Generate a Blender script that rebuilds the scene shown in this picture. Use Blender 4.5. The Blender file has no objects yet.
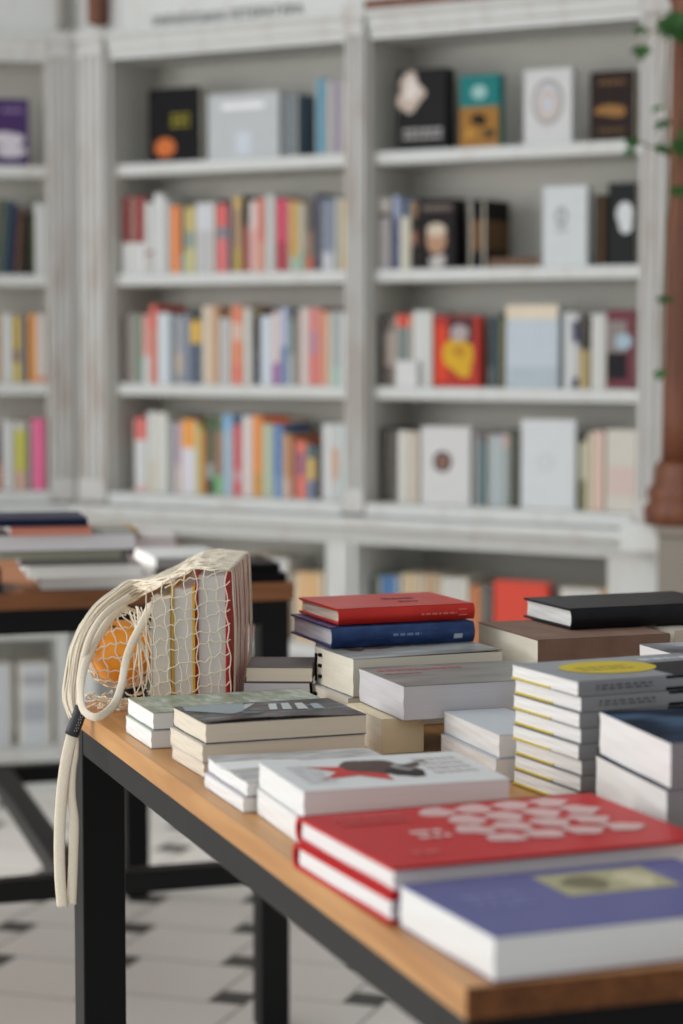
import bpy, bmesh, math, random
from mathutils import Vector, Matrix, noise
random.seed(7)
SC = bpy.context.scene
COL = SC.collection

# ------------------------------------------------------------------ camera model
F = 2280.0; CX, CY = 341.5, 512.0; HOR = 340.0; DZ = 0.045; CZ = 1.17 + DZ
PIT = math.atan((CY - HOR) / F)
FWD = Vector((0, math.cos(PIT), -math.sin(PIT))); UP = Vector((0, math.sin(PIT), math.cos(PIT)))
CAM = Vector((0, 0, CZ))
def ray(x, y): return FWD + Vector((1, 0, 0)) * ((x - CX) / F) + UP * ((CY - y) / F)
def on_z(x, y, z):
    d = ray(x, y); return CAM + d * ((z - CZ) / d.z)
def on_y(x, y, Y):
    d = ray(x, y); return CAM + d * (Y / d.y)
def on_plane(x, y, p, n):
    d = ray(x, y); return CAM + d * ((p - CAM).dot(n) / d.dot(n))

# ------------------------------------------------------------------ materials
def lin(c):
    def f(v):
        v = v / 255.0
        return v / 12.92 if v <= 0.04045 else ((v + 0.055) / 1.055) ** 2.4
    return (f(c[0]), f(c[1]), f(c[2]), 1)
MATS = {}
def base_mat(key, rough=0.6, spec=0.3):
    m = bpy.data.materials.new(key); m.use_nodes = True
    nt = m.node_tree; b = nt.nodes['Principled BSDF']
    b.inputs['Roughness'].default_value = rough
    b.inputs['Specular IOR Level'].default_value = spec
    return m, nt, b
def mat(c, rough=0.6, var=0.08, scale=40, spec=0.14, key=None, coat=0):
    k = key or ('paint_%d_%d_%d_%d_%d' % (*c, int(rough * 100), int(coat * 10)))
    if k in MATS: return MATS[k]
    m, nt, b = base_mat(k, rough, spec)
    tc = nt.nodes.new('ShaderNodeTexCoord'); nz = nt.nodes.new('ShaderNodeTexNoise')
    nz.inputs['Scale'].default_value = scale; nz.inputs['Detail'].default_value = 4
    mx = nt.nodes.new('ShaderNodeMix'); mx.data_type = 'RGBA'
    if max(c) < 70 and not key: c = tuple(v * 0.72 for v in c); b.inputs['Specular IOR Level'].default_value = min(spec, 0.08)
    l = lin(c)
    mx.inputs['A'].default_value = tuple(v * (1 - var) for v in l[:3]) + (1,)
    mx.inputs['B'].default_value = tuple(min(1, v * (1 + var)) for v in l[:3]) + (1,)
    nt.links.new(tc.outputs['Object'], nz.inputs['Vector'])
    nt.links.new(nz.outputs['Fac'], mx.inputs['Factor'])
    nt.links.new(mx.outputs['Result'], b.inputs['Base Color'])
    if coat: b.inputs['Coat Weight'].default_value = coat; b.inputs['Coat Roughness'].default_value = 0.15
    MATS[k] = m; return m
def pages_mat(c, key):
    """page edges: fine stacked lines along local z with a little waviness"""
    if key in MATS: return MATS[key]
    m, nt, b = base_mat(key, 0.85, 0.1)
    tc = nt.nodes.new('ShaderNodeTexCoord'); mp = nt.nodes.new('ShaderNodeMapping')
    mp.inputs['Scale'].default_value = (6, 6, 900)
    nz = nt.nodes.new('ShaderNodeTexNoise'); nz.inputs['Scale'].default_value = 1; nz.inputs['Detail'].default_value = 3
    cr = nt.nodes.new('ShaderNodeValToRGB'); l = lin(c)
    cr.color_ramp.elements[0].position = 0.3; cr.color_ramp.elements[1].position = 0.7
    cr.color_ramp.elements[0].color = tuple(v * 0.93 for v in l[:3]) + (1,)
    cr.color_ramp.elements[1].color = l
    nt.links.new(tc.outputs['Object'], mp.inputs['Vector']); nt.links.new(mp.outputs['Vector'], nz.inputs['Vector'])
    nt.links.new(nz.outputs['Fac'], cr.inputs['Fac']); nt.links.new(cr.outputs['Color'], b.inputs['Base Color'])
    MATS[key] = m; return m
def wood_mat(key, c1, c2, rough=0.45, scale=(3, 40, 40), spec=0.4):
    m, nt, b = base_mat(key, rough, spec)
    tc = nt.nodes.new('ShaderNodeTexCoord'); mp = nt.nodes.new('ShaderNodeMapping')
    mp.inputs['Scale'].default_value = scale
    nz = nt.nodes.new('ShaderNodeTexNoise'); nz.inputs['Scale'].default_value = 1.2; nz.inputs['Detail'].default_value = 6
    nz.inputs['Distortion'].default_value = 0.6
    cr = nt.nodes.new('ShaderNodeValToRGB')
    cr.color_ramp.elements[0].position = 0.3; cr.color_ramp.elements[1].position = 0.72
    cr.color_ramp.elements[0].color = lin(c1); cr.color_ramp.elements[1].color = lin(c2)
    bp = nt.nodes.new('ShaderNodeBump'); bp.inputs['Strength'].default_value = 0.08
    nt.links.new(tc.outputs['Object'], mp.inputs['Vector']); nt.links.new(mp.outputs['Vector'], nz.inputs['Vector'])
    nt.links.new(nz.outputs['Fac'], cr.inputs['Fac']); nt.links.new(cr.outputs['Color'], b.inputs['Base Color'])
    nt.links.new(nz.outputs['Fac'], bp.inputs['Height']); nt.links.new(bp.outputs['Normal'], b.inputs['Normal'])
    return m
def worn_paint(key, c, worn, amount=0.62, sc=(9, 9, 2.2)):
    m, nt, b = base_mat(key, 0.55, 0.3)
    tc = nt.nodes.new('ShaderNodeTexCoord'); mp = nt.nodes.new('ShaderNodeMapping'); mp.inputs['Scale'].default_value = sc
    nz = nt.nodes.new('ShaderNodeTexNoise'); nz.inputs['Scale'].default_value = 2.5; nz.inputs['Detail'].default_value = 8
    cr = nt.nodes.new('ShaderNodeValToRGB')
    cr.color_ramp.elements[0].position = amount - 0.1; cr.color_ramp.elements[1].position = amount + 0.12
    cr.color_ramp.elements[0].color = lin(c); cr.color_ramp.elements[1].color = lin(worn)
    nt.links.new(tc.outputs['Object'], mp.inputs['Vector']); nt.links.new(mp.outputs['Vector'], nz.inputs['Vector'])
    nt.links.new(nz.outputs['Fac'], cr.inputs['Fac']); nt.links.new(cr.outputs['Color'], b.inputs['Base Color'])
    return m

PAINT = worn_paint('white_shelf_paint', (210, 211, 207), (202, 198, 192), 0.6)
PILAST = worn_paint('rubbed_pilaster_paint', (202, 200, 195), (186, 175, 166), 0.58)
BACKP = mat((196, 194, 186), 0.8, 0.05, 4, key='shelf_back_paint')
WOODRED = wood_mat('red_brown_wood', (84, 44, 26), (128, 76, 48), 0.5, (30, 30, 3))
WOODTOP = wood_mat('oak_table_top', (174, 118, 62), (204, 152, 92), 0.42, (40, 3, 40))
WOODTOP2 = wood_mat('brown_table_top', (112, 68, 38), (146, 92, 54), 0.45, (3, 40, 40))
STEEL = mat((11, 11, 12), 0.42, 0.1, 60, 0.2, key='black_steel')
PG_W = pages_mat((236, 234, 230), 'white_pages')
PG_C = pages_mat((232, 224, 206), 'cream_pages')
PG_T = pages_mat((224, 212, 192), 'tan_pages')
PG_G = pages_mat((205, 202, 204), 'grey_pages')

# ------------------------------------------------------------------ mesh helpers
def link(name, bm, mats, parent=None, smooth=False, bevel=0, segs=2):
    if bevel:
        bmesh.ops.bevel(bm, geom=list(bm.edges), offset=bevel, segments=segs, profile=0.5, affect='EDGES', clamp_overlap=True)
    bmesh.ops.recalc_face_normals(bm, faces=bm.faces)
    me = bpy.data.meshes.new(name); bm.to_mesh(me); bm.free()
    for m in (mats if isinstance(mats, (list, tuple)) else [mats]): me.materials.append(m)
    if smooth:
        for p in me.polygons: p.use_smooth = True
    o = bpy.data.objects.new(name, me); COL.objects.link(o)
    if parent: o.parent = parent
    return o
def box(bm, x0, x1, y0, y1, z0, z1, mi=0):
    v = [bm.verts.new(p) for p in ((x0,y0,z0),(x1,y0,z0),(x1,y1,z0),(x0,y1,z0),(x0,y0,z1),(x1,y0,z1),(x1,y1,z1),(x0,y1,z1))]
    for f in ((0,3,2,1),(4,5,6,7),(0,1,5,4),(1,2,6,5),(2,3,7,6),(3,0,4,7)):
        bm.faces.new([v[i] for i in f]).material_index = mi
def boxes(name, lst, m, parent=None, bevel=0):
    bm = bmesh.new()
    for b in lst: box(bm, *b)
    return link(name, bm, m, parent, bevel=bevel)
def prism(bm, poly, axis, a, b, mi=0):
    """extrude a 2-D polygon along axis 'x'|'z' between a and b; poly is (y,z) or (x,y)"""
    mk = (lambda p, t: (t, p[0], p[1])) if axis == 'x' else ((lambda p, t: (p[0], p[1], t)) if axis == 'z' else (lambda p, t: (p[0], t, p[1])))
    A = [bm.verts.new(mk(p, a)) for p in poly]; B = [bm.verts.new(mk(p, b)) for p in poly]
    n = len(poly)
    for i in range(n): bm.faces.new((A[i], A[(i+1) % n], B[(i+1) % n], B[i])).material_index = mi
    bm.faces.new(list(reversed(A))).material_index = mi; bm.faces.new(B).material_index = mi
def lathe(bm, prof, c=(0, 0), seg=32, mi=0, flute=0, fn=12):
    rings = []
    for r, z, fl in prof:
        ring = []
        for k in range(seg):
            a = 2 * math.pi * k / seg
            rr = r * (1 - (flute * max(0, math.cos(fn * a)) if fl else 0))
            ring.append(bm.verts.new((c[0] + rr * math.cos(a), c[1] + rr * math.sin(a), z)))
        rings.append(ring)
    for i in range(len(rings) - 1):
        for k in range(seg):
            bm.faces.new((rings[i][k], rings[i][(k+1) % seg], rings[i+1][(k+1) % seg], rings[i+1][k])).material_index = mi
    bm.faces.new(list(reversed(rings[0]))); bm.faces.new(rings[-1])
def catmull(pts, n=6):
    P = [Vector(p) for p in pts]; out = []
    for i in range(len(P) - 1):
        a = P[max(i-1, 0)]; b = P[i]; c = P[i+1]; d = P[min(i+2, len(P)-1)]
        for k in range(n):
            t = k / n
            out.append(0.5 * ((2*b) + (c-a)*t + (2*a-5*b+4*c-d)*t*t + (3*b-a-3*c+d)*t*t*t))
    out.append(P[-1]); return out
def tube(bm, pts, r, seg=5, mi=0, flat=None, cap=True):
    """sweep a circle (or, with flat=(rx, ry, ref), a flat oval) along pts"""
    rings = []; N = len(pts)
    ref = Vector(flat[2]) if flat else None
    prev = None
    for i, p in enumerate(pts):
        t = (pts[min(i+1, N-1)] - pts[max(i-1, 0)])
        if t.length < 1e-9: t = Vector((0, 0, 1))
        t.normalize()
        if ref is not None:
            u = t.cross(ref)
            if u.length < 1e-4: u = prev or Vector((1, 0, 0))
            u.normalize(); v = u.cross(t)
        else:
            if prev is None:
                u = t.cross(Vector((0.3, 0.2, 0.93)))
                if u.length < 1e-3: u = t.cross(Vector((1, 0, 0)))
            else: u = prev - t * prev.dot(t)
            u.normalize(); v = t.cross(u)
        prev = u
        rx, ry = (flat[0], flat[1]) if flat else (r, r)
        rings.append([bm.verts.new(p + u * (rx * math.cos(2*math.pi*k/seg)) + v * (ry * math.sin(2*math.pi*k/seg))) for k in range(seg)])
    for i in range(N - 1):
        for k in range(seg):
            f = bm.faces.new((rings[i][k], rings[i][(k+1) % seg], rings[i+1][(k+1) % seg], rings[i+1][k])); f.material_index = mi; f.smooth = True
    if cap:
        bm.faces.new(list(reversed(rings[0]))).material_index = mi; bm.faces.new(rings[-1]).material_index = mi
LABELS = {}
def tag(o, label, cat, group=None, kind=None):
    if label:
        assert label not in LABELS, 'duplicate label: ' + label
        assert 4 <= len(label.split()) <= 16, label
        LABELS[label] = o
        o['label'] = label; o['category'] = cat
    if group: o['group'] = group
    if kind: o['kind'] = kind
    return o
def thing(name, label, cat, loc=(0, 0, 0), rz=0, group=None):
    o = bpy.data.objects.new(name, None); COL.objects.link(o)
    o.location = loc; o.rotation_euler = (0, 0, rz); o.empty_display_size = 0.05
    return tag(o, label, cat, group)
def structure(o): o['kind'] = 'structure'; return o

# ------------------------------------------------------------------ floor: white tiles with small dark square insets
def make_floor():
    bm = bmesh.new(); L, S, G = 0.237, 0.072, 0.0022
    ang = math.radians(-19); a = Vector((math.cos(ang), math.sin(ang))); b = Vector((-math.sin(ang), math.cos(ang)))
    v1 = a * L + b * S; v2 = b * L - a * S
    o0 = on_z(233, 998, 0).xy - (a + b) * S * 0.5
    def quad(p, side, mi):
        q = [p + a*G + b*G, p + a*(side-G) + b*G, p + a*(side-G) + b*(side-G), p + a*G + b*(side-G)]
        f = bm.faces.new([bm.verts.new((c.x, c.y, 0)) for c in q]); f.material_index = mi
    for i in range(-22, 24):
        for j in range(-18, 20):
            p = o0 + v1*i + v2*j
            if not (-3.2 < p.x < 3.2 and 0.2 < p.y < 7.6): continue
            quad(p, S, 1); quad(p - a*L, L, 0)
    f = bm.faces.new([bm.verts.new(c) for c in ((-4.5,-1.5,-0.002),(4.5,-1.5,-0.002),(4.5,8.5,-0.002),(-4.5,8.5,-0.002))]); f.material_index = 2
    box(bm, -4.5, 4.5, -1.5, 8.5, -0.1, -0.004, 2)
    return link('floor', bm, [mat((238, 232, 223), 0.4, 0.05, 6, 0.35, key='white_floor_tile'), mat((92, 90, 86), 0.5, 0.15, 20, key='dark_tile_inset'), mat((165, 158, 150), 0.8, key='tile_grout')])
structure(make_floor())

# ------------------------------------------------------------------ bookcases (bay frames)
RB = math.radians(-31)
P0 = on_y(113, 300, 6.08); P0.z = 0
TB = Vector((math.cos(RB), math.sin(RB), 0)); NB = Vector((TB.y, -TB.x, 0))       # NB: out of the shelf into the room
COR = P0 - TB * 0.115
RA = math.radians(11)
TA = Vector((math.cos(RA), math.sin(RA), 0)); NA = Vector((TA.y, -TA.x, 0))
def s_of(x, y, org, T, N, w):
    """along-shelf coordinate and height of pixel on the plane w metres inside the shelf front"""
    p = on_plane(x, y, org - N * w, N); return (p - org).dot(T), p.z
SHZ = [z + DZ for z in (1.634, 1.345, 1.055, 0.766)]
SHT = 0.032; DEP = 0.21; TOPZ = 1.905 + DZ

def pilaster_mesh(bm, x0, x1, z0, z1, y0=-0.022, y1=-0.0006):
    w = x1 - x0; n = 3; g = w / (n * 2 + 1); poly = [(x0, y1), (x0, y0)]
    for k in range(n):
        c = x0 + g * (1 + 2*k)
        poly += [(c, y0), (c + g*0.2, y0 + 0.007), (c + g*0.8, y0 + 0.007), (c + g, y0)]
    poly += [(x1, y0), (x1, y1)]
    prism(bm, list(reversed(poly)), 'z', z0 + 0.06, z1 - 0.07)
    e = 0.004
    box(bm, x0 - e, x1 + e, y0 - 0.006, y1, z0, z0 + 0.06)                 # base block
    for zz, ee, hh in ((z1 - 0.07, 0.004, 0.012), (z1 - 0.058, 0.0, 0.03), (z1 - 0.028, 0.007, 0.028)):
        box(bm, x0 - ee, x1 + ee, y0 - ee - 0.002, y1, zz, zz + hh)      # necking and capital
def mitre(bm, x0, x1, mit):
    for v in bm.verts:
        if mit[0] and abs(v.co.x - x0) < 1e-5 and v.co.y < 0.0: v.co.x -= v.co.y * mit[0]
        if mit[1] and abs(v.co.x - x1) < 1e-5 and v.co.y < 0.0: v.co.x += v.co.y * mit[1]
def cabinet(root, x0, x1, o0, o1, pil, low, mit=(0, 0), wood_strip=False):
    """one bookcase bay: x0..x1 overall, o0..o1 its opening, pil: list of pilaster spans, low: lower piers"""
    boxes('back_panel', [(o0 - 0.01, o1 + 0.01, DEP + 0.0003, DEP + 0.02, 0.735 + DZ, TOPZ + 0.03)], BACKP, root)
    boxes('side_panel', [(o0 - 0.02, o0, 0.0, DEP, 0.735 + DZ, TOPZ)], BACKP, root)
    boxes('side_panel', [(o1, o1 + 0.02, 0.0, DEP, 0.735 + DZ, TOPZ)], BACKP, root)
    boxes('top_panel', [(o0, o1, 0.0, DEP, TOPZ, TOPZ + 0.03)], PAINT, root)
    for i, z in enumerate(SHZ):
        ext = 0.012 if i == 3 else 0.0
        boxes('shelf', [(o0 + 0.0005 - ext, o1 - 0.0005 + ext, 0.016, DEP - 0.0005, z - SHT, z)] if i < 3 else
              [(o0 + 0.0005, o1 - 0.0005, -0.03, DEP - 0.0005, z - SHT, z)], PAINT, root, bevel=0.004)
    for a, b in pil:
        bm = bmesh.new(); pilaster_mesh(bm, a, b, 0.74 + DZ, 1.985 + DZ)
        link('pilaster', bm, PILAST, root)
    # head moulding above the opening, a stepped profile (y, z)
    bm = bmesh.new()
    prism(bm, [(0.03, TOPZ), (-0.008, TOPZ), (-0.008, TOPZ + 0.02), (-0.018, TOPZ + 0.028), (-0.018, TOPZ + 0.045), (-0.032, TOPZ + 0.06), (-0.032, TOPZ + 0.07), (0.03, TOPZ + 0.07)], 'x', o0, o1)
    link('head_moulding', bm, PAINT, root)
    if wood_strip: boxes('wood_strip', [(o0, o1, -0.036, 0.03, TOPZ + 0.07, TOPZ + 0.092)], WOODRED, root, bevel=0.003)
    zf = TOPZ + (0.092 if wood_strip else 0.07)
    boxes('frieze', [(x0 + 0.0006, x1 - 0.0006, -0.0, 0.03, zf, 2.34 + DZ)], PAINT, root)
    bm = bmesh.new()
    prism(bm, [(0.03, 2.34 + DZ), (-0.02, 2.34 + DZ), (-0.03, 2.36 + DZ), (-0.08, 2.40 + DZ), (-0.08, 2.43 + DZ), (0.03, 2.43 + DZ)], 'x', x0, x1)
    mitre(bm, x0, x1, mit); link('cornice', bm, PAINT, root)
    # counter below the shelves
    bm = bmesh.new()
    prism(bm, [(DEP, 0.733 + DZ), (-0.11, 0.733 + DZ), (-0.115, 0.728 + DZ), (-0.115, 0.715 + DZ), (-0.098, 0.706 + DZ), (-0.088, 0.70 + DZ), (-0.088, 0.692 + DZ), (-0.075, 0.684 + DZ), (-0.07, 0.668 + DZ), (DEP, 0.668 + DZ)], 'x', x0, x1)
    mitre(bm, x0, x1, mit); link('counter', bm, PAINT, root)
    for a, b in low:
        boxes('pier', [(a, b, -0.065, 0.28, 0.0, 0.667 + DZ), (a - 0.004, b + 0.004, -0.072, -0.06, 0.0, 0.12)], PAINT, root)
    boxes('lower_back', [(x0, x1, 0.28, 0.30, 0.0, 0.73 + DZ)], BACKP, root)
    boxes('lower_shelf', [(low[0][1], low[-1][0], -0.05, 0.279, 0.37 + DZ, 0.405 + DZ)], PAINT, root, bevel=0.003)
    boxes('lower_shelf', [(low[0][1], low[-1][0], -0.06, 0.279, 0.085, 0.12)], PAINT, root, bevel=0.003)
    boxes('kick_board', [(low[0][1], low[-1][0], -0.045, -0.03, 0.0, 0.085)], PAINT, root)
mid = thing('bookcase', 'white painted bookcase bay in the middle, full of upright coloured paperbacks', 'bookcase', P0, RB, 'white built in bookcase bays')
cabinet(mid, -0.115, 0.772, 0.0, 0.726, [(-0.094, -0.012), (0.731, 0.7835)], [(-0.078, -0.02), (0.702, 0.766)], mit=(math.tan(math.radians(21.6)), 0))
rgt = thing('bookcase', 'white painted bookcase bay beside the wooden column, with face out covers', 'bookcase', P0, RB, 'white built in bookcase bays')
cabinet(rgt, 0.7725, 1.625, 0.7935, 1.515, [(1.52, 1.605)], [(0.7765, 0.79), (1.468, 1.61)], wood_strip=True)
lft = thing('bookcase', 'white painted bookcase bay cut off by the left edge of the photo', 'bookcase', COR, RA, 'white built in bookcase bays')
sA = s_of(48, 300, COR, TA, NA, 0)[0]
cabinet(lft, -1.0, 0.0, -0.82, sA, [(-0.92, -0.83), (sA + 0.004, -0.021)], [(-0.96, -0.86), (sA + 0.01, -0.037)], mit=(0, math.tan(math.radians(21.6))))
# block at the right end of the counter, corner filler and wooden corbel
boxes('counter_end', [(1.535, 1.648, -0.15, 0.05, 0.690 + DZ, 0.757 + DZ)], PAINT, rgt, bevel=0.006)
boxes('corbel', [(-0.043, -0.003, -0.05, 0.0, 1.995 + DZ, 2.14 + DZ)], WOODRED, mid, bevel=0.006)

boxes('corbel', [(sA + 0.03, -0.022, -0.03, 0.0, 1.99 + DZ, 2.14 + DZ)], mat((150, 146, 138), 0.6), lft, bevel=0.006)

# writing over the middle bay
def lettering(txt, parent, s0, s1, z, m, y=-0.002):
    cu = bpy.data.curves.new('lettering', 'FONT'); cu.body = txt; cu.size = 0.05; cu.extrude = 0.0006
    o = bpy.data.objects.new('lettering', cu); COL.objects.link(o)
    bpy.context.view_layer.update()
    w = max(o.dimensions.x, 1e-3)
    dg = bpy.context.evaluated_depsgraph_get(); me = bpy.data.meshes.new_from_object(o.evaluated_get(dg))
    bpy.data.objects.remove(o); bpy.data.curves.remove(cu)
    me.name = 'lettering'; me.materials.clear(); me.materials.append(m)
    o = bpy.data.objects.new('lettering', me); COL.objects.link(o); o.parent = parent
    k = (s1 - s0) / w
    o.matrix_local = Matrix.Translation((s0, y, z)) @ Matrix.Rotation(math.pi/2, 4, 'X') @ Matrix.Diagonal((k, k * 1.0, 1, 1))
    return o
sa, za = s_of(152, 25, P0, TB, NB, 0); sb, zb = s_of(303, 14, P0, TB, NB, 0)
lettering('УКРАЇНСЬКА ЛІТЕРАТУРА', mid, sa, sb, za - 0.004, mat((70, 68, 66), 0.7, key='sign_ink'))
boxes('sign_ornament', [(0.5 * (sa + sb) - 0.012, 0.5 * (sa + sb) + 0.012, -0.004, 0.0, za + 0.07, za + 0.12)], mat((196, 160, 142), 0.7), mid)

# walls behind and beside
w = boxes('wall_back', [(-4.5, 4.5, 7.3, 7.4, -0.05, 2.9)], mat((196, 193, 186), 0.8, 0.04, 3, key='plaster_wall')); structure(w)
bm = bmesh.new(); q0 = P0 + TB * 1.625 - NB * 0.27
R2 = Matrix.Translation(q0) @ Matrix.Rotation(RB, 4, 'Z')
box(bm, 0.002, 1.9, 0.12, 0.2, -0.0, 2.9); bmesh.ops.transform(bm, matrix=R2, verts=bm.verts)
structure(link('wall_right', bm, mat((168, 150, 132), 0.8, 0.05, 3, key='warm_wall')))

# ------------------------------------------------------------------ wooden column, its pedestal and the ivy
pc = P0 + TB * 1.69 + NB * 0.125; pc.z = 0.7585 + DZ
col = thing('wooden_column', 'red brown fluted wooden column standing at the right end of the white bookcase', 'column', (pc.x, pc.y, 0))
bm = bmesh.new(); zb = pc.z
lathe(bm, [(0.098, zb, 0), (0.098, zb + 0.018, 0), (0.102, zb + 0.026, 0), (0.096, zb + 0.042, 0), (0.086, zb + 0.05, 0), (0.092, zb + 0.062, 0), (0.092, zb + 0.078, 0), (0.078, zb + 0.09, 0), (0.074, zb + 0.13, 0), (0.068, zb + 0.14, 0)], seg=48)
link('column_base', bm, WOODRED, col, smooth=True)
bm = bmesh.new()
lathe(bm, [(0.062, zb + 0.139, 1)] + [(0.062 - 0.016 * t / 10, zb + 0.14 + 0.95 * t / 10, 1) for t in range(1, 11)], seg=144, flute=0.09, fn=18)
link('shaft', bm, WOODRED, col, smooth=True)
bm = bmesh.new()
lathe(bm, [(0.046, zb + 1.09, 0), (0.056, zb + 1.10, 0), (0.048, zb + 1.115, 0), (0.05, zb + 1.15, 0), (0.072, zb + 1.20, 0), (0.078, zb + 1.24, 0), (0.078, zb + 1.27, 0)], seg=48)
link('capital', bm, WOODRED, col, smooth=True)
bm = bmesh.new()
box(bm, -0.036, 0.22, -0.09, 0.2, 0.0, zb - 0.0204); box(bm, -0.038, 0.23, -0.1, 0.21, zb - 0.02, zb - 0.0004)
o = link('pedestal', bm, mat((138, 130, 120), 0.7, 0.1, 6, key='grey_pedestal'), col, bevel=0.004); o.rotation_euler.z = RB
ivy = thing('ivy_plant', 'green ivy trailing around the wooden column and the white pilaster', 'plant', (pc.x, pc.y, zb))
IVY = mat((56, 92, 46), 0.5, 0.35, 30, key='ivy_leaf'); VINE = mat((88, 92, 50), 0.7, key='ivy_stem')
bm = bmesh.new(); bl = bmesh.new()
def leaf(c, size, d):
    out = d.normalized(); side = out.cross(Vector((0, 0, 1))); 
    if side.length < 0.1: side = Vector((1, 0, 0))
    side.normalize(); dn = Vector((0, 0, -1)) * 0.75 + out * 0.4 + side * random.uniform(-0.6, 0.6)
    dn.normalize(); nn = dn.cross(side).normalized()
    pts = [(0, 0), (0.42, 0.12), (0.5, 0.45), (0.22, 0.55), (0, 1.0), (-0.22, 0.55), (-0.5, 0.45), (-0.42, 0.12)]
    vs = [bl.verts.new(c + side * (x * size) + dn * (y * size) + nn * (0.12 * size * abs(x))) for x, y in pts]
    bl.faces.new(vs)
cl = Vector((pc.x, pc.y, 0)); org = Vector((pc.x, pc.y, zb))
stems = [[(673, 5), (668, 40), (664, 95), (667, 120), (661, 150)], [(676, 30), (650, 32), (642, 45), (641, 62)], [(684, 100), (679, 140), (668, 210), (662, 300), (661, 372)], [(661, 150), (648, 146), (633, 140), (630, 152)]]
for st in stems:
    pts = catmull([on_y(x, y, 5.0 + 0.02 * math.sin(y)) - org for x, y in st], 8); tube(bm, pts, 0.0022, 5)
link('vine', bm, VINE, ivy, smooth=True)
for x, y, n, sz in ((680, 22, 22, 0.045), (642, 29, 2, 0.03), (643, 48, 3, 0.035), (660, 108, 1, 0.025), (666, 122, 2, 0.03), (660, 147, 2, 0.03), (632, 140, 2, 0.03), (629, 151, 1, 0.025), (682, 140, 5, 0.035), (681, 188, 2, 0.03), (664, 298, 2, 0.025), (661, 372, 2, 0.025)):
    for k in range(n):
        c = on_y(x + random.uniform(-5, 5) * (n > 3), y + random.uniform(-8, 8) * (n > 3) - 3, 4.97 + random.uniform(-0.02, 0.02)) - org
        leaf(c, sz * random.uniform(0.95, 1.4), Vector((random.uniform(-0.8, 0.6), -1, random.uniform(-0.2, 0.5))))
link('leaves', bl, IVY, ivy)

# ------------------------------------------------------------------ books on the shelves
SHN = ['top shelf', 'second shelf', 'third shelf', 'fourth shelf']
def spine_book(org, T, N, rz, z, x0, x1, yt, yb, bands, label, group, depth=0.135, w=0.028, lean=0, name='book', ym=None):
    ym = ym or (yt + yb) / 2
    a = s_of(x0, ym, org, T, N, w)[0]; b = s_of(x1, ym, org, T, N, w)[0]
    h = s_of((x0 + x1) / 2, yt, org, T, N, w)[1] - z
    wd = max(b - a - 0.0008, 0.004)
    loc = org + T * (a + wd / 2) - N * w; loc.z = z + 0.0005 + wd / 2 * math.sin(lean)
    bm = bmesh.new(); mats = []; t0 = 0.0; r = min(0.004, wd * 0.3)
    prof = [(-wd/2, depth), (-wd/2, r), (-wd*0.3, 0.0005), (0, 0), (wd*0.3, 0.0005), (wd/2, r), (wd/2, depth)]
    tot = sum(f for f, c in bands)
    zc = 0
    for f, c in reversed(bands):
        m = mat(c, 0.5, 0.06)
        if m not in mats: mats.append(m)
        zn = zc + h * f / tot
        A = [bm.verts.new((p[0], p[1], zc)) for p in prof]; B = [bm.verts.new((p[0], p[1], zn)) for p in prof]
        for i in range(len(prof) - 1): bm.faces.new((A[i], A[i+1], B[i+1], B[i])).material_index = mats.index(m)
        zc = zn
    bmesh.ops.remove_doubles(bm, verts=bm.verts, dist=1e-6)
    mats.append(PG_C); ip = len(mats) - 1; e = min(0.0015, wd * 0.15)
    box(bm, -wd/2 + e, wd/2 - e, 0.002, depth - 0.003, 0.0, h - 0.002, ip)
    o = link(name, bm, mats); o.location = loc; o.rotation_euler = (0, lean, rz)
    return tag(o, label, 'book', group)
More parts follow.
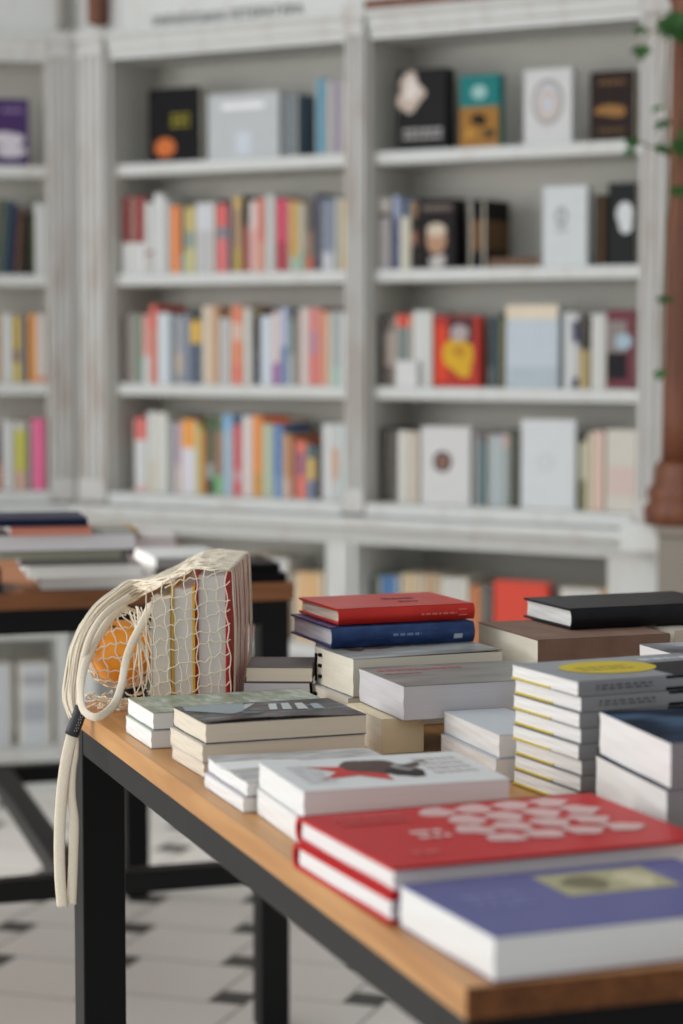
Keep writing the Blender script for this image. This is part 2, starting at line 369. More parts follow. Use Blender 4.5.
def face_book(org, T, N, rz, z, x0, x1, yt, yb, cov, label, group, thick=0.022, w=0.034, art=(), pages=PG_C, side=None, yaw=0):
    ym = (yt + yb) / 2
    a = s_of(x0, ym, org, T, N, w)[0]; b = s_of(x1, ym, org, T, N, w)[0]
    h = s_of((x0 + x1) / 2, yt, org, T, N, w)[1] - z; wd = b - a
    loc = org + T * a - N * w; loc.z = z + 0.0004
    root = thing('book', label, 'book', loc, rz + yaw, group)
    c = mat(cov, 0.45, 0.07); t = 0.0018
    bm = bmesh.new(); prism(bm, [(0, 0), (wd, 0), (wd, t), (t, t), (t, thick - t), (wd, thick - t), (wd, thick), (0, thick)], 'z', 0, h)
    link('cover', bm, c, root)
    if side: boxes('jacket_flap', [(wd - t, wd, t + 0.0003, thick - t - 0.0003, 0.001, h - 0.001)], c, root)
    boxes('pages', [(t + 0.0004, wd - 0.003, t + 0.0003, thick - t - 0.0003, 0.0005, h - 0.002)], pages, root)
    k = 0
    for nm, shape, colr, prm in art:
        bm = bmesh.new(); y = -0.0004 - 0.0003 * k; k += 1
        if shape == 'rect':
            u0, u1, v0, v1 = prm; vs = [bm.verts.new(p) for p in ((u0*wd, y, v0*h), (u1*wd, y, v0*h), (u1*wd, y, v1*h), (u0*wd, y, v1*h))]; bm.faces.new(vs)
        elif shape == 'oval':
            u, v, ru, rv = prm; bm.faces.new([bm.verts.new((wd*(u + ru*math.cos(q)), y, h*(v + rv*math.sin(q)))) for q in [2*math.pi*i/28 for i in range(28)]])
        elif shape == 'ring':
            u, v, ru, rv, th = prm; A = []; B = []
            for i in range(28):
                q = 2*math.pi*i/28; A.append(bm.verts.new((wd*(u + ru*math.cos(q)), y, h*(v + rv*math.sin(q))))); B.append(bm.verts.new((wd*(u + ru*th*math.cos(q)), y, h*(v + rv*th*math.sin(q)))))
            for i in range(28): bm.faces.new((A[i], A[(i+1) % 28], B[(i+1) % 28], B[i]))
        elif shape == 'blob':
            u, v, ru, rv = prm; bm.faces.new([bm.verts.new((wd*(u + ru*(1 + 0.22*math.sin(3*q + u*9) + 0.1*math.cos(5*q))*math.cos(q)), y, h*(v + rv*(1 + 0.2*math.sin(2*q + v*7))*math.sin(q)))) for q in [2*math.pi*i/32 for i in range(32)]])
        elif shape == 'lines':
            u0, u1, v0, v1, n = prm; rr = random.Random(int(u0*100) + n)
            for i in range(n):
                vv = v1 - (v1 - v0) * (i + 0.5) / n; hh = (v1 - v0) / n * 0.28; u = u0
                while u < u1:
                    l = rr.uniform(0.06, 0.16); e = min(u + l, u1)
                    bm.faces.new([bm.verts.new(p) for p in ((u*wd, y, (vv-hh)*h), (e*wd, y, (vv-hh)*h), (e*wd, y, (vv+hh)*h), (u*wd, y, (vv+hh)*h))]); u = e + 0.03
        link(nm, bm, mat(colr, 0.5, 0.1), root)
    return root

W = (214, 216, 216); WW = (206, 203, 200); CR = (222, 208, 184); GR = (150, 152, 152); BK = (36, 34, 36); NV = (44, 54, 82)
def row(bay, shelf, yb, items):
    org, T, N, rz = {'middle': (P0, TB, NB, RB), 'right': (P0, TB, NB, RB), 'left': (COR, TA, NA, RA)}[bay]
    z = SHZ[shelf]; where = '%s of %s bay' % (SHN[shelf], bay)
    group = 'upright books on the ' + where
    prev = None
    for it in items:
        look, x0, x1, yt, bands = it[:5]
        y_b = yb if not callable(yb) else yb((x0 + x1) / 2)
        label = look + ' on ' + where + (', right of ' + prev if prev else ', leftmost')
        words = label.split()
        if len(words) > 16: label = look + ', ' + where + ', right of ' + prev
        spine_book(org, T, N, rz, z, x0, x1, yt, y_b, bands, label, group, lean=it[5] if len(it) > 5 else 0, depth=0.12 + random.uniform(0, 0.03), w=0.032, ym=(yb if not callable(yb) else 500) - 40)
        prev = look.replace(' book', '').replace(' spine', '')
O1 = lambda c: [(1, c)]
row('middle', 1, 272, [
 ('dark red and white book', 121.5, 132.8, 197, [(0.6, (122, 26, 34)), (0.4, W)]),
 ('crimson and white book', 133, 144.5, 197, [(0.6, (140, 30, 38)), (0.4, W)]),
 ('slim white book', 145, 152, 203, [(0.75, W), (0.05, (120, 60, 50)), (0.3, WW)]),
 ('tall white book', 153, 163, 194, O1(W)),
 ('pale grey book', 163.3, 169, 200, O1((196, 198, 198))),
 ('bright orange book', 170, 180, 206, O1((236, 138, 72))),
 ('thin brown book', 180.3, 184, 205, [(0.8, (110, 84, 66)), (0.3, (130, 160, 170))]),
 ('pale yellow green book', 184.3, 193.5, 207, [(0.3, (206, 190, 120)), (0.2, (140, 160, 150)), (0.3, (204, 200, 140))]),
 ('wide whitish grey book', 195, 214, 203, [(0.4, (206, 208, 212)), (0.6, (188, 188, 188))]),
 ('coral book with grey band', 216, 227.6, 200, [(0.06, BK), (0.3, (220, 92, 92)), (0.15, (120, 130, 140)), (0.45, (220, 110, 112))]),
 ('narrow purple book', 228, 232, 203, O1((70, 56, 96))),
 ('tan yellow book', 232.5, 240.5, 197, [(0.15, (214, 180, 110)), (0.5, (176, 146, 110)), (0.3, (190, 164, 80))]),
 ('black and red book', 242, 248.7, 196, [(0.4, BK), (0.6, (150, 70, 62))]),
 ('pinkish white book', 249, 256.6, 201, [(0.4, (226, 208, 204)), (0.6, (224, 176, 172))]),
 ('coral pink book', 257, 264, 198, [(0.6, (220, 130, 116)), (0.4, (222, 160, 140))]),
 ('tall greyish white book', 265, 274, 195, O1((198, 202, 200))),
 ('magenta book', 275.3, 288, 199, [(0.6, (204, 60, 96)), (0.4, (168, 44, 70))]),
 ('golden yellow book', 289, 298, 201, [(0.8, (204, 162, 86)), (0.2, (170, 190, 170))]),
 ('pale greenish book', 298.5, 304.5, 203, [(0.7, (196, 190, 172)), (0.3, (160, 186, 166))]),
 ('dark brown book with orange foot', 305, 313, 200, [(0.45, (86, 78, 74)), (0.35, (140, 110, 92)), (0.2, (190, 90, 60))]),
 ('tall navy book', 313.6, 321, 194, O1(NV)),
 ('slate blue book', 321.5, 333, 199, [(0.75, (122, 132, 152)), (0.25, (196, 196, 204))]),
 ('thin grey white book', 334, 339.5, 197, O1((186, 192, 192))),
 ('sand yellow book', 340, 347, 199, [(0.85, (206, 182, 134)), (0.15, (210, 176, 110))])])
row('middle', 2, 384, [
 ('thin dark brown book', 121.4, 126.5, 317, O1((98, 86, 78))),
 ('mauve grey book', 127, 134, 314, O1((152, 142, 140))),
 ('grey green book', 134.3, 141, 314, O1((122, 146, 128))),
 ('pink and white book', 142, 149.2, 315, [(0.6, (222, 158, 150)), (0.4, W)]),
 ('tall coral red book', 149.6, 156.5, 305, [(0.3, (222, 98, 88)), (0.7, (214, 124, 110))]),
 ('bluish white book', 157, 169.5, 313, O1((206, 216, 222))),
 ('thin slate book', 170, 174.5, 318, O1((126, 138, 152))),
 ('grey book with cream foot', 175, 182, 316, [(0.55, (168, 170, 172)), (0.3, (206, 188, 166)), (0.15, (160, 160, 164))]),
 ('grey blue book', 182.4, 188.8, 315, O1((124, 136, 160))),
 ('navy book with yellow title block', 189.2, 201, 314, [(0.1, (48, 52, 58)), (0.32, (216, 172, 66)), (0.58, (64, 82, 108))]),
 ('tall cream book', 202, 211, 306, O1((216, 200, 180))),
 ('peach book', 211.3, 217.3, 306, O1((216, 172, 138))),
 ('greyish white book', 218.5, 230, 315, [(0.05, (130, 100, 60)), (0.95, (188, 188, 188))]),
 ('coral and peach mottled book', 231, 242, 306, [(0.22, (224, 128, 96)), (0.22, (222, 186, 168)), (0.3, (226, 138, 100)), (0.25, (226, 118, 100))]),
 ('tall chalk white book', 243, 251.5, 308, O1((206, 204, 196))),
 ('black and navy book', 253, 260, 309, [(0.1, (110, 96, 60)), (0.4, (52, 54, 66)), (0.5, (58, 66, 84))]),
 ('light blue book', 260.4, 271, 316, O1((204, 216, 226))),
 ('pale pink book with purple foot', 271.3, 279.6, 312, [(0.7, (222, 204, 204)), (0.3, (164, 112, 164))]),
 ('soft blue book', 280, 287, 308, [(0.5, (188, 196, 220)), (0.5, (116, 136, 180))]),
 ('teal grey book', 287.3, 293.6, 309, [(0.15, (70, 90, 108)), (0.45, (130, 150, 148)), (0.4, (176, 186, 186))]),
 ('thin taupe book', 294, 299, 312, O1((152, 138, 128))),
 ('pinkish chalk book', 299.5, 308, 308, O1((218, 202, 198))),
 ('coral book with purple stripe', 308.5, 319, 308, [(0.3, (214, 130, 128)), (0.3, (190, 130, 146)), (0.4, (216, 118, 116))]),
 ('coral orange book', 319.4, 325.4, 311, O1((228, 150, 122))),
 ('ivory book', 325.8, 330.5, 313, O1((222, 210, 190))),
 ('grey teal book', 331, 340, 311, [(0.75, (172, 180, 180)), (0.25, (172, 200, 190))]),
 ('plain white book', 340.5, 347, 313, O1(W))])
row('middle', 3, lambda x: 490 + (x - 120) * 0.055, [
 ('white book with coral head', 134, 146, 418, [(0.3, (222, 106, 104)), (0.6, W), (0.1, (222, 190, 190))]),
 ('tall off white book', 147, 156, 412, [(0.6, (216, 216, 212)), (0.4, (214, 206, 192))]),
 ('tall cream white book', 156.3, 167, 413, O1((216, 216, 208))),
 ('grey teal slim book', 168, 174, 422, O1((160, 166, 166))),
 ('lilac book', 174.3, 180, 423, [(0.6, (190, 164, 186)), (0.4, (220, 200, 200))]),
 ('orange topped white book', 180.5, 196, 420, [(0.38, (238, 160, 76)), (0.62, (220, 216, 222))]),
 ('yellow green slim book', 196.3, 200.3, 424, O1((204, 204, 130))),
 ('thin orange book', 200.6, 205, 430, O1((222, 150, 92))),
 ('dark green book', 205.5, 213, 417, [(0.6, (58, 84, 56)), (0.2, (140, 160, 160)), (0.2, (46, 66, 46))]),
 ('brown and green book', 213.4, 221.5, 417, [(0.2, (74, 96, 66)), (0.55, (150, 110, 86)), (0.25, (112, 178, 114))]),
 ('sky blue book', 222, 232, 415, [(0.2, (128, 178, 216)), (0.8, (160, 186, 204))]),
 ('raspberry red book', 232.3, 241, 425, [(0.65, (206, 84, 96)), (0.15, (210, 150, 160)), (0.2, (212, 92, 100))]),
 ('pinkish white tall book', 241.5, 252, 416, O1((220, 208, 206))),
 ('vivid orange book', 252.3, 261.5, 416, [(0.7, (240, 146, 62)), (0.3, (214, 150, 60))]),
 ('sage green book', 262, 272, 424, O1((182, 194, 166))),
 ('cobalt blue book', 272.5, 282.5, 425, [(0.7, (92, 132, 184)), (0.3, (112, 150, 190))]),
 ('tan orange book', 283, 290, 434, [(0.7, (206, 156, 110)), (0.3, (222, 190, 170))]),
 ('thin reddish brown book', 290.3, 295, 438, O1((170, 104, 84))),
 ('red and purple book', 295.4, 306, 441, [(0.2, (226, 112, 92)), (0.4, (160, 92, 118)), (0.4, (224, 112, 100))]),
 ('blue and yellow book', 306.4, 315, 445, [(0.25, (62, 104, 110)), (0.4, (214, 180, 100)), (0.35, (98, 120, 150))]),
 ('dark grey short book', 315.3, 321, 448, O1((84, 74, 74))),
 ('white square book', 322, 331, 424, O1((218, 220, 220))),
 ('white book with coral mark', 331.3, 338.5, 424, [(0.32, W), (0.42, (220, 180, 158)), (0.26, W)]),
 ('pale teal book', 339, 347.5, 424, [(0.5, (206, 218, 218)), (0.5, (196, 212, 210))])])
# a book lying across the tops
def flat_on(org, T, N, rz, x0, x1, yt, z, h, c, label, group, w=0.04, d=0.1):
    a = s_of(x0, yt, org, T, N, w)[0]; b = s_of(x1, yt, org, T, N, w)[0]
    root = thing('book', label, 'book', org + T * a - N * w + Vector((0, 0, z + 0.0004)), rz, group)
    ct = 0.0015; wd = b - a
    bm = bmesh.new(); prism(bm, [(0, 0), (d, 0), (d, ct), (ct, ct), (ct, h - ct), (d, h - ct), (d, h), (0, h)], 'x', 0, wd)
    link('cover', bm, mat(c), root)
    boxes('pages', [(0.001, wd - 0.002, ct + 0.0002, d - 0.002, ct, h - ct)], PG_C, root)
    return root
zt = s_of(267, 424, P0, TB, NB, 0.03)[1]
flat_on(P0, TB, NB, RB, 263, 288, 420, zt + 0.0005, 0.014, (176, 84, 50), 'rust red book lying flat across sage green book tops, fourth shelf of middle bay', 'books lying flat on shelves')
GF = 'face out books on the bookcase shelves'
B = (P0, TB, NB, RB); A = (COR, TA, NA, RA)
face_book(*B, SHZ[0], 148, 200, 88, 160, (34, 31, 34), 'black book with orange ball and yellow title on top shelf of middle bay', GF, 0.03, art=[
    ('cover_picture', 'oval', (206, 112, 58), (0.33, 0.2, 0.2, 0.13)), ('title', 'lines', (150, 140, 40), (0.45, 0.8, 0.46, 0.66, 3))])
face_book(*B, SHZ[0], 208, 279, 93, 157, (190, 193, 194), 'large silver grey book with white title bar on top shelf', GF, 0.035, side=1, art=[
    ('title', 'rect', (240, 240, 240), (0.2, 0.8, 0.76, 0.85)), ('cover_picture', 'rect', (204, 210, 218), (0.4, 0.62, 0.06, 0.4))])
row('middle', 0, 156, [('slate grey spine book', 284, 297, 94, O1((110, 120, 128))), ('teal blue spine book', 315, 326.5, 79, O1((92, 146, 168))), ('lilac grey book', 327, 346, 80, O1((158, 152, 160)))])
face_book(*A, SHZ[0], -24, 29, 99, 163, (74, 52, 98), 'purple book with white swirl on top shelf of left bay', GF, 0.02, art=[
    ('cover_picture', 'blob', (206, 200, 206), (0.62, 0.38, 0.3, 0.13)), ('cover_picture', 'blob', (206, 200, 206), (0.66, 0.2, 0.28, 0.1)), ('title', 'lines', (150, 130, 170), (0.5, 0.9, 0.78, 0.88, 1))])
row('left', 1, 272, [
 ('olive green leaning book', -10, -1, 199, O1((84, 88, 66)), 0.08), ('dark teal leaning book', 0, 7, 200, O1((50, 76, 82)), 0.08), ('navy leaning book', 8, 13, 203, O1((48, 60, 92)), 0.08),
 ('brown leaning book', 14, 19.5, 208, O1((104, 74, 58)), 0.08), ('blackish upright book', 27, 30, 212, O1((52, 46, 44))), ('dark olive book', 30.3, 34.5, 212, O1((80, 86, 62))), ('broad white book', 35, 46.5, 204, O1((204, 206, 206)))])
row('left', 2, 382, [
 ('tan edge book', -6, 2.5, 314, O1((184, 158, 130))), ('clean white book', 3, 12.5, 314, O1(W)), ('mustard yellow book', 13.5, 20.5, 316, [(0.5, (206, 178, 84)), (0.2, (150, 130, 100)), (0.3, (216, 196, 110))]),
 ('mid grey book', 21, 25.5, 316, O1((168, 160, 154))), ('thin black book', 26, 28.4, 317, O1((64, 58, 56))), ('amber orange book', 28.8, 37, 314, O1((232, 162, 92))), ('chalky pink book', 37.5, 46.5, 314, [(0.9, (216, 208, 204)), (0.1, (226, 160, 140))])])
row('left', 3, 488, [
 ('thin rust book', -5, 2.3, 424, [(0.6, (110, 100, 96)), (0.4, (190, 120, 90))]), ('white spine book', 3, 13.5, 421, O1(W)), ('lime yellow book', 14.5, 27.5, 422, [(0.12, (200, 196, 188)), (0.6, (196, 192, 78)), (0.28, (206, 168, 150))]),
 ('thin grey book', 28, 31, 424, O1((120, 126, 136))), ('hot pink book', 32, 46, 419, O1((236, 106, 156)))])
# right bay
face_book(*B, SHZ[0], 397, 446, 69, 148, (46, 44, 46), 'black book with pale face photo on top shelf of right bay', GF, 0.045, side=1, art=[
    ('cover_picture', 'blob', (196, 178, 164), (0.27, 0.72, 0.26, 0.22)), ('cover_picture', 'blob', (222, 212, 204), (0.3, 0.76, 0.14, 0.13)), ('title', 'lines', (176, 172, 170), (0.14, 0.92, 0.12, 0.28, 2))])
face_book(*B, SHZ[0], 460, 499, 75, 146, (20, 118, 116), 'teal and gold illustrated book on top shelf of right bay', GF, 0.03, side=1, art=[
    ('cover_picture', 'rect', (156, 110, 50), (0.0, 1.0, 0.0, 0.56)), ('ornament', 'blob', (60, 48, 34), (0.5, 0.38, 0.2, 0.09)), ('ornament', 'blob', (190, 140, 60), (0.25, 0.2, 0.12, 0.08)), ('ornament', 'blob', (70, 60, 40), (0.75, 0.18, 0.14, 0.08)), ('emblem', 'oval', (150, 190, 186), (0.5, 0.76, 0.2, 0.1))])
face_book(*B, SHZ[0], 524, 572, 69, 144, (206, 206, 204), 'white book with ornate oval frame on top shelf of right bay', GF, 0.03, side=1, art=[
    ('cover_picture', 'ring', (164, 158, 156), (0.5, 0.56, 0.33, 0.31, 0.8)), ('cover_picture', 'oval', (196, 198, 204), (0.5, 0.56, 0.25, 0.24)), ('ornament', 'ring', (206, 178, 150), (0.5, 0.52, 0.2, 0.18, 0.75))])
face_book(*B, SHZ[0], 590, 634, 71, 139, (62, 46, 42), 'dark brown book with gold label on top shelf of right bay', GF, 0.025, art=[
    ('title', 'blob', (150, 108, 60), (0.5, 0.43, 0.36, 0.09)), ('title', 'lines', (112, 84, 52), (0.2, 0.8, 0.78, 0.9, 1)), ('ornament', 'lines', (104, 82, 50), (0.2, 0.8, 0.1, 0.2, 1))])
def rb(y0, slope): return lambda x: y0 + (x - 375) * slope
row('right', 1, rb(269, -0.02), [
 ('grey spine book', 378, 389, 198, [(0.2, (190, 184, 176)), (0.08, (90, 84, 80)), (0.7, (176, 172, 172))]), ('pale blue book', 392, 398.5, 196, [(0.3, (160, 172, 200)), (0.7, (84, 96, 136))]), ('cream ivory book', 399, 409.5, 200, [(0.25, (60, 80, 110)), (0.75, (204, 200, 182))]),
 ('dark patterned book', 410, 416, 201, [(0.25, (150, 120, 90)), (0.2, (50, 44, 42)), (0.2, (160, 110, 90)), (0.35, (60, 50, 46))])])
face_book(*B, SHZ[1], 418, 455, 199, 267, (48, 42, 44), 'dark book with portrait of pale haired sitter on second shelf', GF, 0.06, side=1, art=[
    ('cover_picture', 'oval', (178, 140, 112), (0.5, 0.42, 0.27, 0.22)), ('cover_picture', 'oval', (206, 190, 170), (0.5, 0.55, 0.26, 0.1)), ('cover_picture', 'blob', (190, 184, 180), (0.55, 0.1, 0.22, 0.1)), ('title', 'lines', (120, 108, 98), (0.12, 0.92, 0.8, 0.94, 1))])
row('right', 1, rb(269, -0.02), [('black spine book with gold ornament', 468, 484, 200, [(0.3, (40, 36, 38)), (0.45, (104, 76, 48)), (0.25, (44, 40, 40))])])
flat_on(P0, TB, NB, RB, 489, 538, 258, SHZ[1], 0.022, (112, 88, 70), 'brown book lying flat on second shelf of right bay', 'books lying flat on shelves')
face_book(*B, SHZ[1], 543, 587, 186, 263, (206, 210, 210), 'white book with grey emblem on second shelf of right bay', GF, 0.03, side=1, art=[('emblem', 'ring', (150, 154, 156), (0.42, 0.62, 0.14, 0.12, 0.5)), ('title', 'lines', (170, 174, 176), (0.3, 0.56, 0.4, 0.5, 1))])
row('right', 1, rb(269, -0.02), [('thin dark green book', 592, 597, 195, O1((52, 54, 46))), ('thin chestnut book', 597.3, 602, 195, O1((104, 78, 56))), ('thin jet black book', 602.3, 605, 195, O1((32, 30, 32)))])
face_book(*B, SHZ[1], 608, 636, 183, 262, (50, 54, 54), 'charcoal book with white head silhouette on second shelf', GF, 0.02, art=[('cover_picture', 'oval', (212, 214, 214), (0.6, 0.62, 0.3, 0.15)), ('cover_picture', 'oval', (212, 214, 214), (0.64, 0.48, 0.24, 0.1))])
row('right', 2, rb(385, 0.01), [
 ('black narrow book', 378, 384, 316, O1((54, 48, 48))), ('pale brown portrait book', 384.4, 393.5, 318, [(0.2, (90, 80, 76)), (0.5, (166, 150, 142)), (0.3, (96, 84, 82))]), ('grey book with red head', 394, 411, 315, [(0.17, (212, 84, 68)), (0.83, (126, 134, 132))]), ('white tall book', 412, 431.5, 311, O1((206, 208, 204)))])
face_book(*B, SHZ[2], 434, 480, 316, 385, (178, 52, 42), 'red book with big yellow figure on third shelf of right bay', GF, 0.03, side=1, art=[
    ('cover_picture', 'rect', (216, 70, 44), (0.04, 0.3, 0.08, 0.86)), ('cover_picture', 'rect', (76, 42, 48), (0.3, 0.86, 0.62, 0.98)), ('cover_picture', 'blob', (212, 166, 44), (0.56, 0.42, 0.33, 0.28)), ('cover_picture', 'oval', (176, 160, 160), (0.56, 0.76, 0.2, 0.12)), ('ornament', 'blob', (188, 136, 40), (0.56, 0.5, 0.14, 0.08))])
row('right', 2, rb(385, 0.01), [('charcoal spine book', 487, 492.5, 317, [(0.7, (70, 72, 72)), (0.3, (110, 110, 110))]), ('dark teal slim book', 492.8, 498, 316, O1((72, 96, 106))), ('olive gold slim book', 498.3, 504, 314, [(0.05, (50, 50, 50)), (0.95, (118, 110, 72))])])
face_book(*B, SHZ[2], 506, 558, 305, 386, (190, 200, 206), 'large silvery blue book with cream top band on third shelf', GF, 0.03, w=0.03, side=1, art=[('title_band', 'rect', (222, 208, 184), (0, 1, 0.83, 1.0)), ('cover_picture', 'rect', (176, 188, 194), (0.05, 1, 0.0, 0.25))])
row('right', 2, rb(386, 0.012), [('white spine tall book', 563, 571, 313, O1(W)), ('white and navy book', 571.3, 577.5, 314, [(0.1, W), (0.3, (60, 66, 100)), (0.5, W), (0.15, (80, 90, 110))]), ('black and gold book', 578, 587.5, 318, [(0.45, (64, 58, 58)), (0.55, (176, 156, 106))]), ('broad chalk white book', 590, 605, 314, O1((204, 204, 200)))])
face_book(*B, SHZ[2], 607, 635, 310, 386, (112, 56, 66), 'dark crimson book with blue oval on third shelf', GF, 0.02, art=[('cover_picture', 'rect', (54, 50, 56), (0, 0.72, 0.12, 0.46)), ('cover_picture', 'rect', (140, 130, 126), (0, 0.7, 0.46, 0.86)), ('cover_picture', 'oval', (164, 186, 196), (0.6, 0.6, 0.3, 0.1))])
# small white card box in front of the books
bx0 = s_of(396, 372, *B[:3], 0.017)[0]; bx1 = s_of(417, 372, *B[:3], 0.017)[0]; hz = s_of(406, 361, *B[:3], 0.017)[1] - SHZ[2]
o = boxes('card_box', [(0, bx1 - bx0, 0, 0.014, 0, hz)], mat((214, 214, 212), 0.6), bevel=0.001); o.location = P0 + TB * bx0 - NB * 0.017 + Vector((0, 0, SHZ[2] + 0.0004)); o.rotation_euler.z = RB
tag(o, 'small white card box in front of grey book on third shelf', 'box')
r4 = rb(500, 0.055)
row('right', 3, r4, [('black leather look book', 379, 388, 428, O1((52, 44, 46))), ('charcoal grey book', 388.4, 396, 429, O1((72, 69, 68))), ('smooth white book', 397, 408, 431, O1((216, 214, 206))), ('creamy beige book', 408.4, 418, 432, O1((208, 196, 178)))])
face_book(*B, SHZ[3], 421, 470, 427, 503, (212, 210, 208), 'white book with dark round emblem on fourth shelf of right bay', GF, 0.03, side=1, art=[
    ('emblem', 'oval', (52, 42, 40), (0.44, 0.55, 0.19, 0.135)), ('emblem', 'oval', (130, 92, 76), (0.44, 0.55, 0.15, 0.07)), ('emblem', 'ring', (170, 150, 140), (0.44, 0.55, 0.12, 0.1, 0.8))])
row('right', 3, r4, [('slate teal book', 474, 490.5, 433, [(0.12, (110, 100, 104)), (0.88, (102, 118, 122))]), ('light steel book', 491, 501, 435, O1((176, 188, 192))), ('silver pink book', 501.3, 508.5, 434, [(0.2, (200, 176, 170)), (0.8, (168, 180, 178))]), ('forest green black book', 509, 517.5, 430, O1((70, 76, 66)))])
face_book(*B, SHZ[3], 521, 575, 420, 508, (212, 214, 214), 'large plain white book facing out on fourth shelf', GF, 0.035, side=1, art=[('emblem', 'ring', (190, 192, 194), (0.45, 0.52, 0.14, 0.09, 0.8))])
row('right', 3, r4, [('olive black book', 579, 585.5, 435, [(0.1, (54, 44, 38)), (0.5, (196, 194, 170)), (0.4, (130, 128, 96))]), ('pale cream book', 586, 592, 434, O1((212, 202, 176))), ('peach pink book', 592.4, 604, 431, O1((218, 188, 174)))])
face_book(*B, SHZ[3], 606, 636, 430, 513, (208, 202, 190), 'cream book with pinkish cover facing out on fourth shelf', GF, 0.03, art=[('cover_picture', 'rect', (210, 188, 180), (0.06, 0.94, 0.2, 0.55))])

# lower cabinet shelves
def low_row(bay, org, T, N, rz, z, yb, items, group):
    for look, x0, x1, yt, bands in items:
        spine_book(org, T, N, rz, z, x0, x1, yt, yb, bands, look, group, w=0.0, depth=0.15)
low_row('right', *B, 0.405 + DZ, 640, [
 ('dark green book in the cabinet below right bay', 370, 373, 577, O1((70, 80, 66))), ('grey green book in the cabinet beside a blue book', 373.3, 377.5, 574, O1((150, 158, 140))),
 ('blue book in the cabinet behind the red hardcover', 378, 399, 576, O1((92, 130, 176))), ('cream book in the cabinet right of a blue book', 401, 420, 574, O1((206, 184, 150))), ('brown cream book in cabinet above the red hardcover', 421, 440, 575, O1((190, 164, 134))),
 ('white curved book in the cabinet below right bay', 441, 468, 578, O1((206, 204, 196))), ('orange brown book in the cabinet left of red book', 470, 480, 586, O1((206, 122, 70))), ('dark grey book in the cabinet left of red book', 481, 491, 585, O1((96, 96, 94)))], 'books in the lower cabinet')
face_book(*B, 0.405 + DZ, 494, 547, 582, 640, (226, 84, 68), 'bright red book facing out in the lower cabinet', 'books in the lower cabinet', 0.03, w=0.0, side=1)
low_row('right', *B, 0.405 + DZ, 640, [('wide white book in cabinet left of the end pier', 560, 600, 589, O1((206, 204, 198))), ('orange slim book in cabinet against the end pier', 602, 611, 590, O1((206, 160, 120)))], 'books in the lower cabinet')
low_row('middle', *B, 0.405 + DZ, 640, [('pale pink book in cabinet below the middle bay', 246, 268, 556, O1((222, 184, 170))), ('white book in cabinet below the middle bay', 270, 288, 558, O1((206, 206, 204))), ('apricot book in cabinet beside the white pier', 294, 323, 573, O1((222, 182, 134)))], 'books in the lower cabinet')
low_row('left', *A, 0.12, 740, [('white boxed volume low left under the far table', -10, 12, 664, O1((206, 208, 210))), ('white volume with grey drawings under the far table', 18, 52, 663, [(0.15, (206, 208, 210)), (0.12, (170, 172, 176)), (0.2, (208, 210, 212)), (0.25, (176, 180, 186)), (0.28, (208, 210, 212))])], 'books low in the left bay')

# ------------------------------------------------------------------ tables
E2A = math.radians(18.7)
E2 = Vector((math.cos(E2A), math.sin(E2A), 0)); E1 = Vector((-math.sin(E2A), math.cos(E2A), 0))
TZ = 0.75 + DZ
near0 = on_z(466, 988, TZ); near0.z = 0
nt = thing('display_table', 'oak topped table with black steel legs in front, stacked with books', 'table', near0, E2A)
LEN = 1.235; WID = 0.84; TH = 0.0225
o = boxes('table_top', [(0, WID, 0, LEN, TZ - TH, TZ)], [WOODTOP, wood_mat('oak_shaded_end_grain', (92, 54, 30), (124, 78, 44), 0.6, (60, 3, 60), 0.2)], nt, bevel=0.0015)  # front end gets darker wood: the shade on that face is put into its colour
for p in o.data.polygons: p.material_index = 1 if p.normal.y < -0.8 else 0
def frame(root, w, l, th, ins, ap, tb, zt, x0=0.0):
    a, b = x0 + ins, x0 + w - ins
    for x in (a, b - tb):
        for y in (ins, l - ins - tb):
            bm = bmesh.new(); box(bm, x, x + tb, y, y + tb, 0.008, zt - th - 0.0005)
            lg = link('leg', bm, STEEL, root, bevel=0.002)
            bm = bmesh.new(); box(bm, x + 0.004, x + tb - 0.004, y + 0.004, y + tb - 0.004, 0, 0.009)
            link('foot_pad', bm, mat((20, 20, 20), 0.8, key='rubber_foot'), lg)
    z0, z1 = zt - th - ap, zt - th - 0.0005
    for x in (a + 0.002, b - tb + 0.012): boxes('apron', [(x - 0.001, x + tb - 0.011, ins + tb, l - ins - tb, z0, z1)], STEEL, root, bevel=0.0015)
    for y in (ins + 0.002, l - ins - tb + 0.012): boxes('apron', [(a + tb, b - tb, y, y + tb - 0.014, z0, z1)], STEEL, root, bevel=0.0015)
frame(nt, WID, LEN, TH, 0.002, 0.03, 0.05, TZ)

far0 = on_z(295, 583, TZ); far0.z = 0
ft = thing('display_table', 'brown topped table with black steel frame standing behind, near the bookcase', 'table', far0, E2A)
FW, FL, FTH = 1.5, 1.09, 0.029
boxes('table_top', [(-FW, 0, 0, FL, TZ - FTH, TZ)], WOODTOP2, ft, bevel=0.002)
frame(ft, FW, FL, FTH, 0.008, 0.043, 0.052, TZ, -FW)
SZ0, SZ1 = 0.222 + DZ, 0.26 + DZ
boxes('stretcher', [(-FW + 0.06, -0.06, 0.014, 0.054, SZ0, SZ1)], STEEL, ft, bevel=0.0015)
boxes('stretcher', [(-FW + 0.06, -0.06, FL - 0.054, FL - 0.014, SZ0, SZ1)], STEEL, ft, bevel=0.0015)
pa = on_z(72, 882, 0.24 + DZ); pb = on_z(-8, 768, 0.24 + DZ)
la = Vector(((pa - far0).dot(E2), 0.052, 0)); lb = Vector(((pb - far0).dot(E2), FL - 0.052, 0))
bm = bmesh.new(); dv = (lb - la).normalized(); sv = Vector((dv.y, -dv.x, 0)) * 0.022
vs = [[bm.verts.new(p + Vector((0, 0, z))) for p in (la - sv, la + sv, lb + sv, lb - sv)] for z in (SZ0 + 0.001, SZ1 - 0.001)]
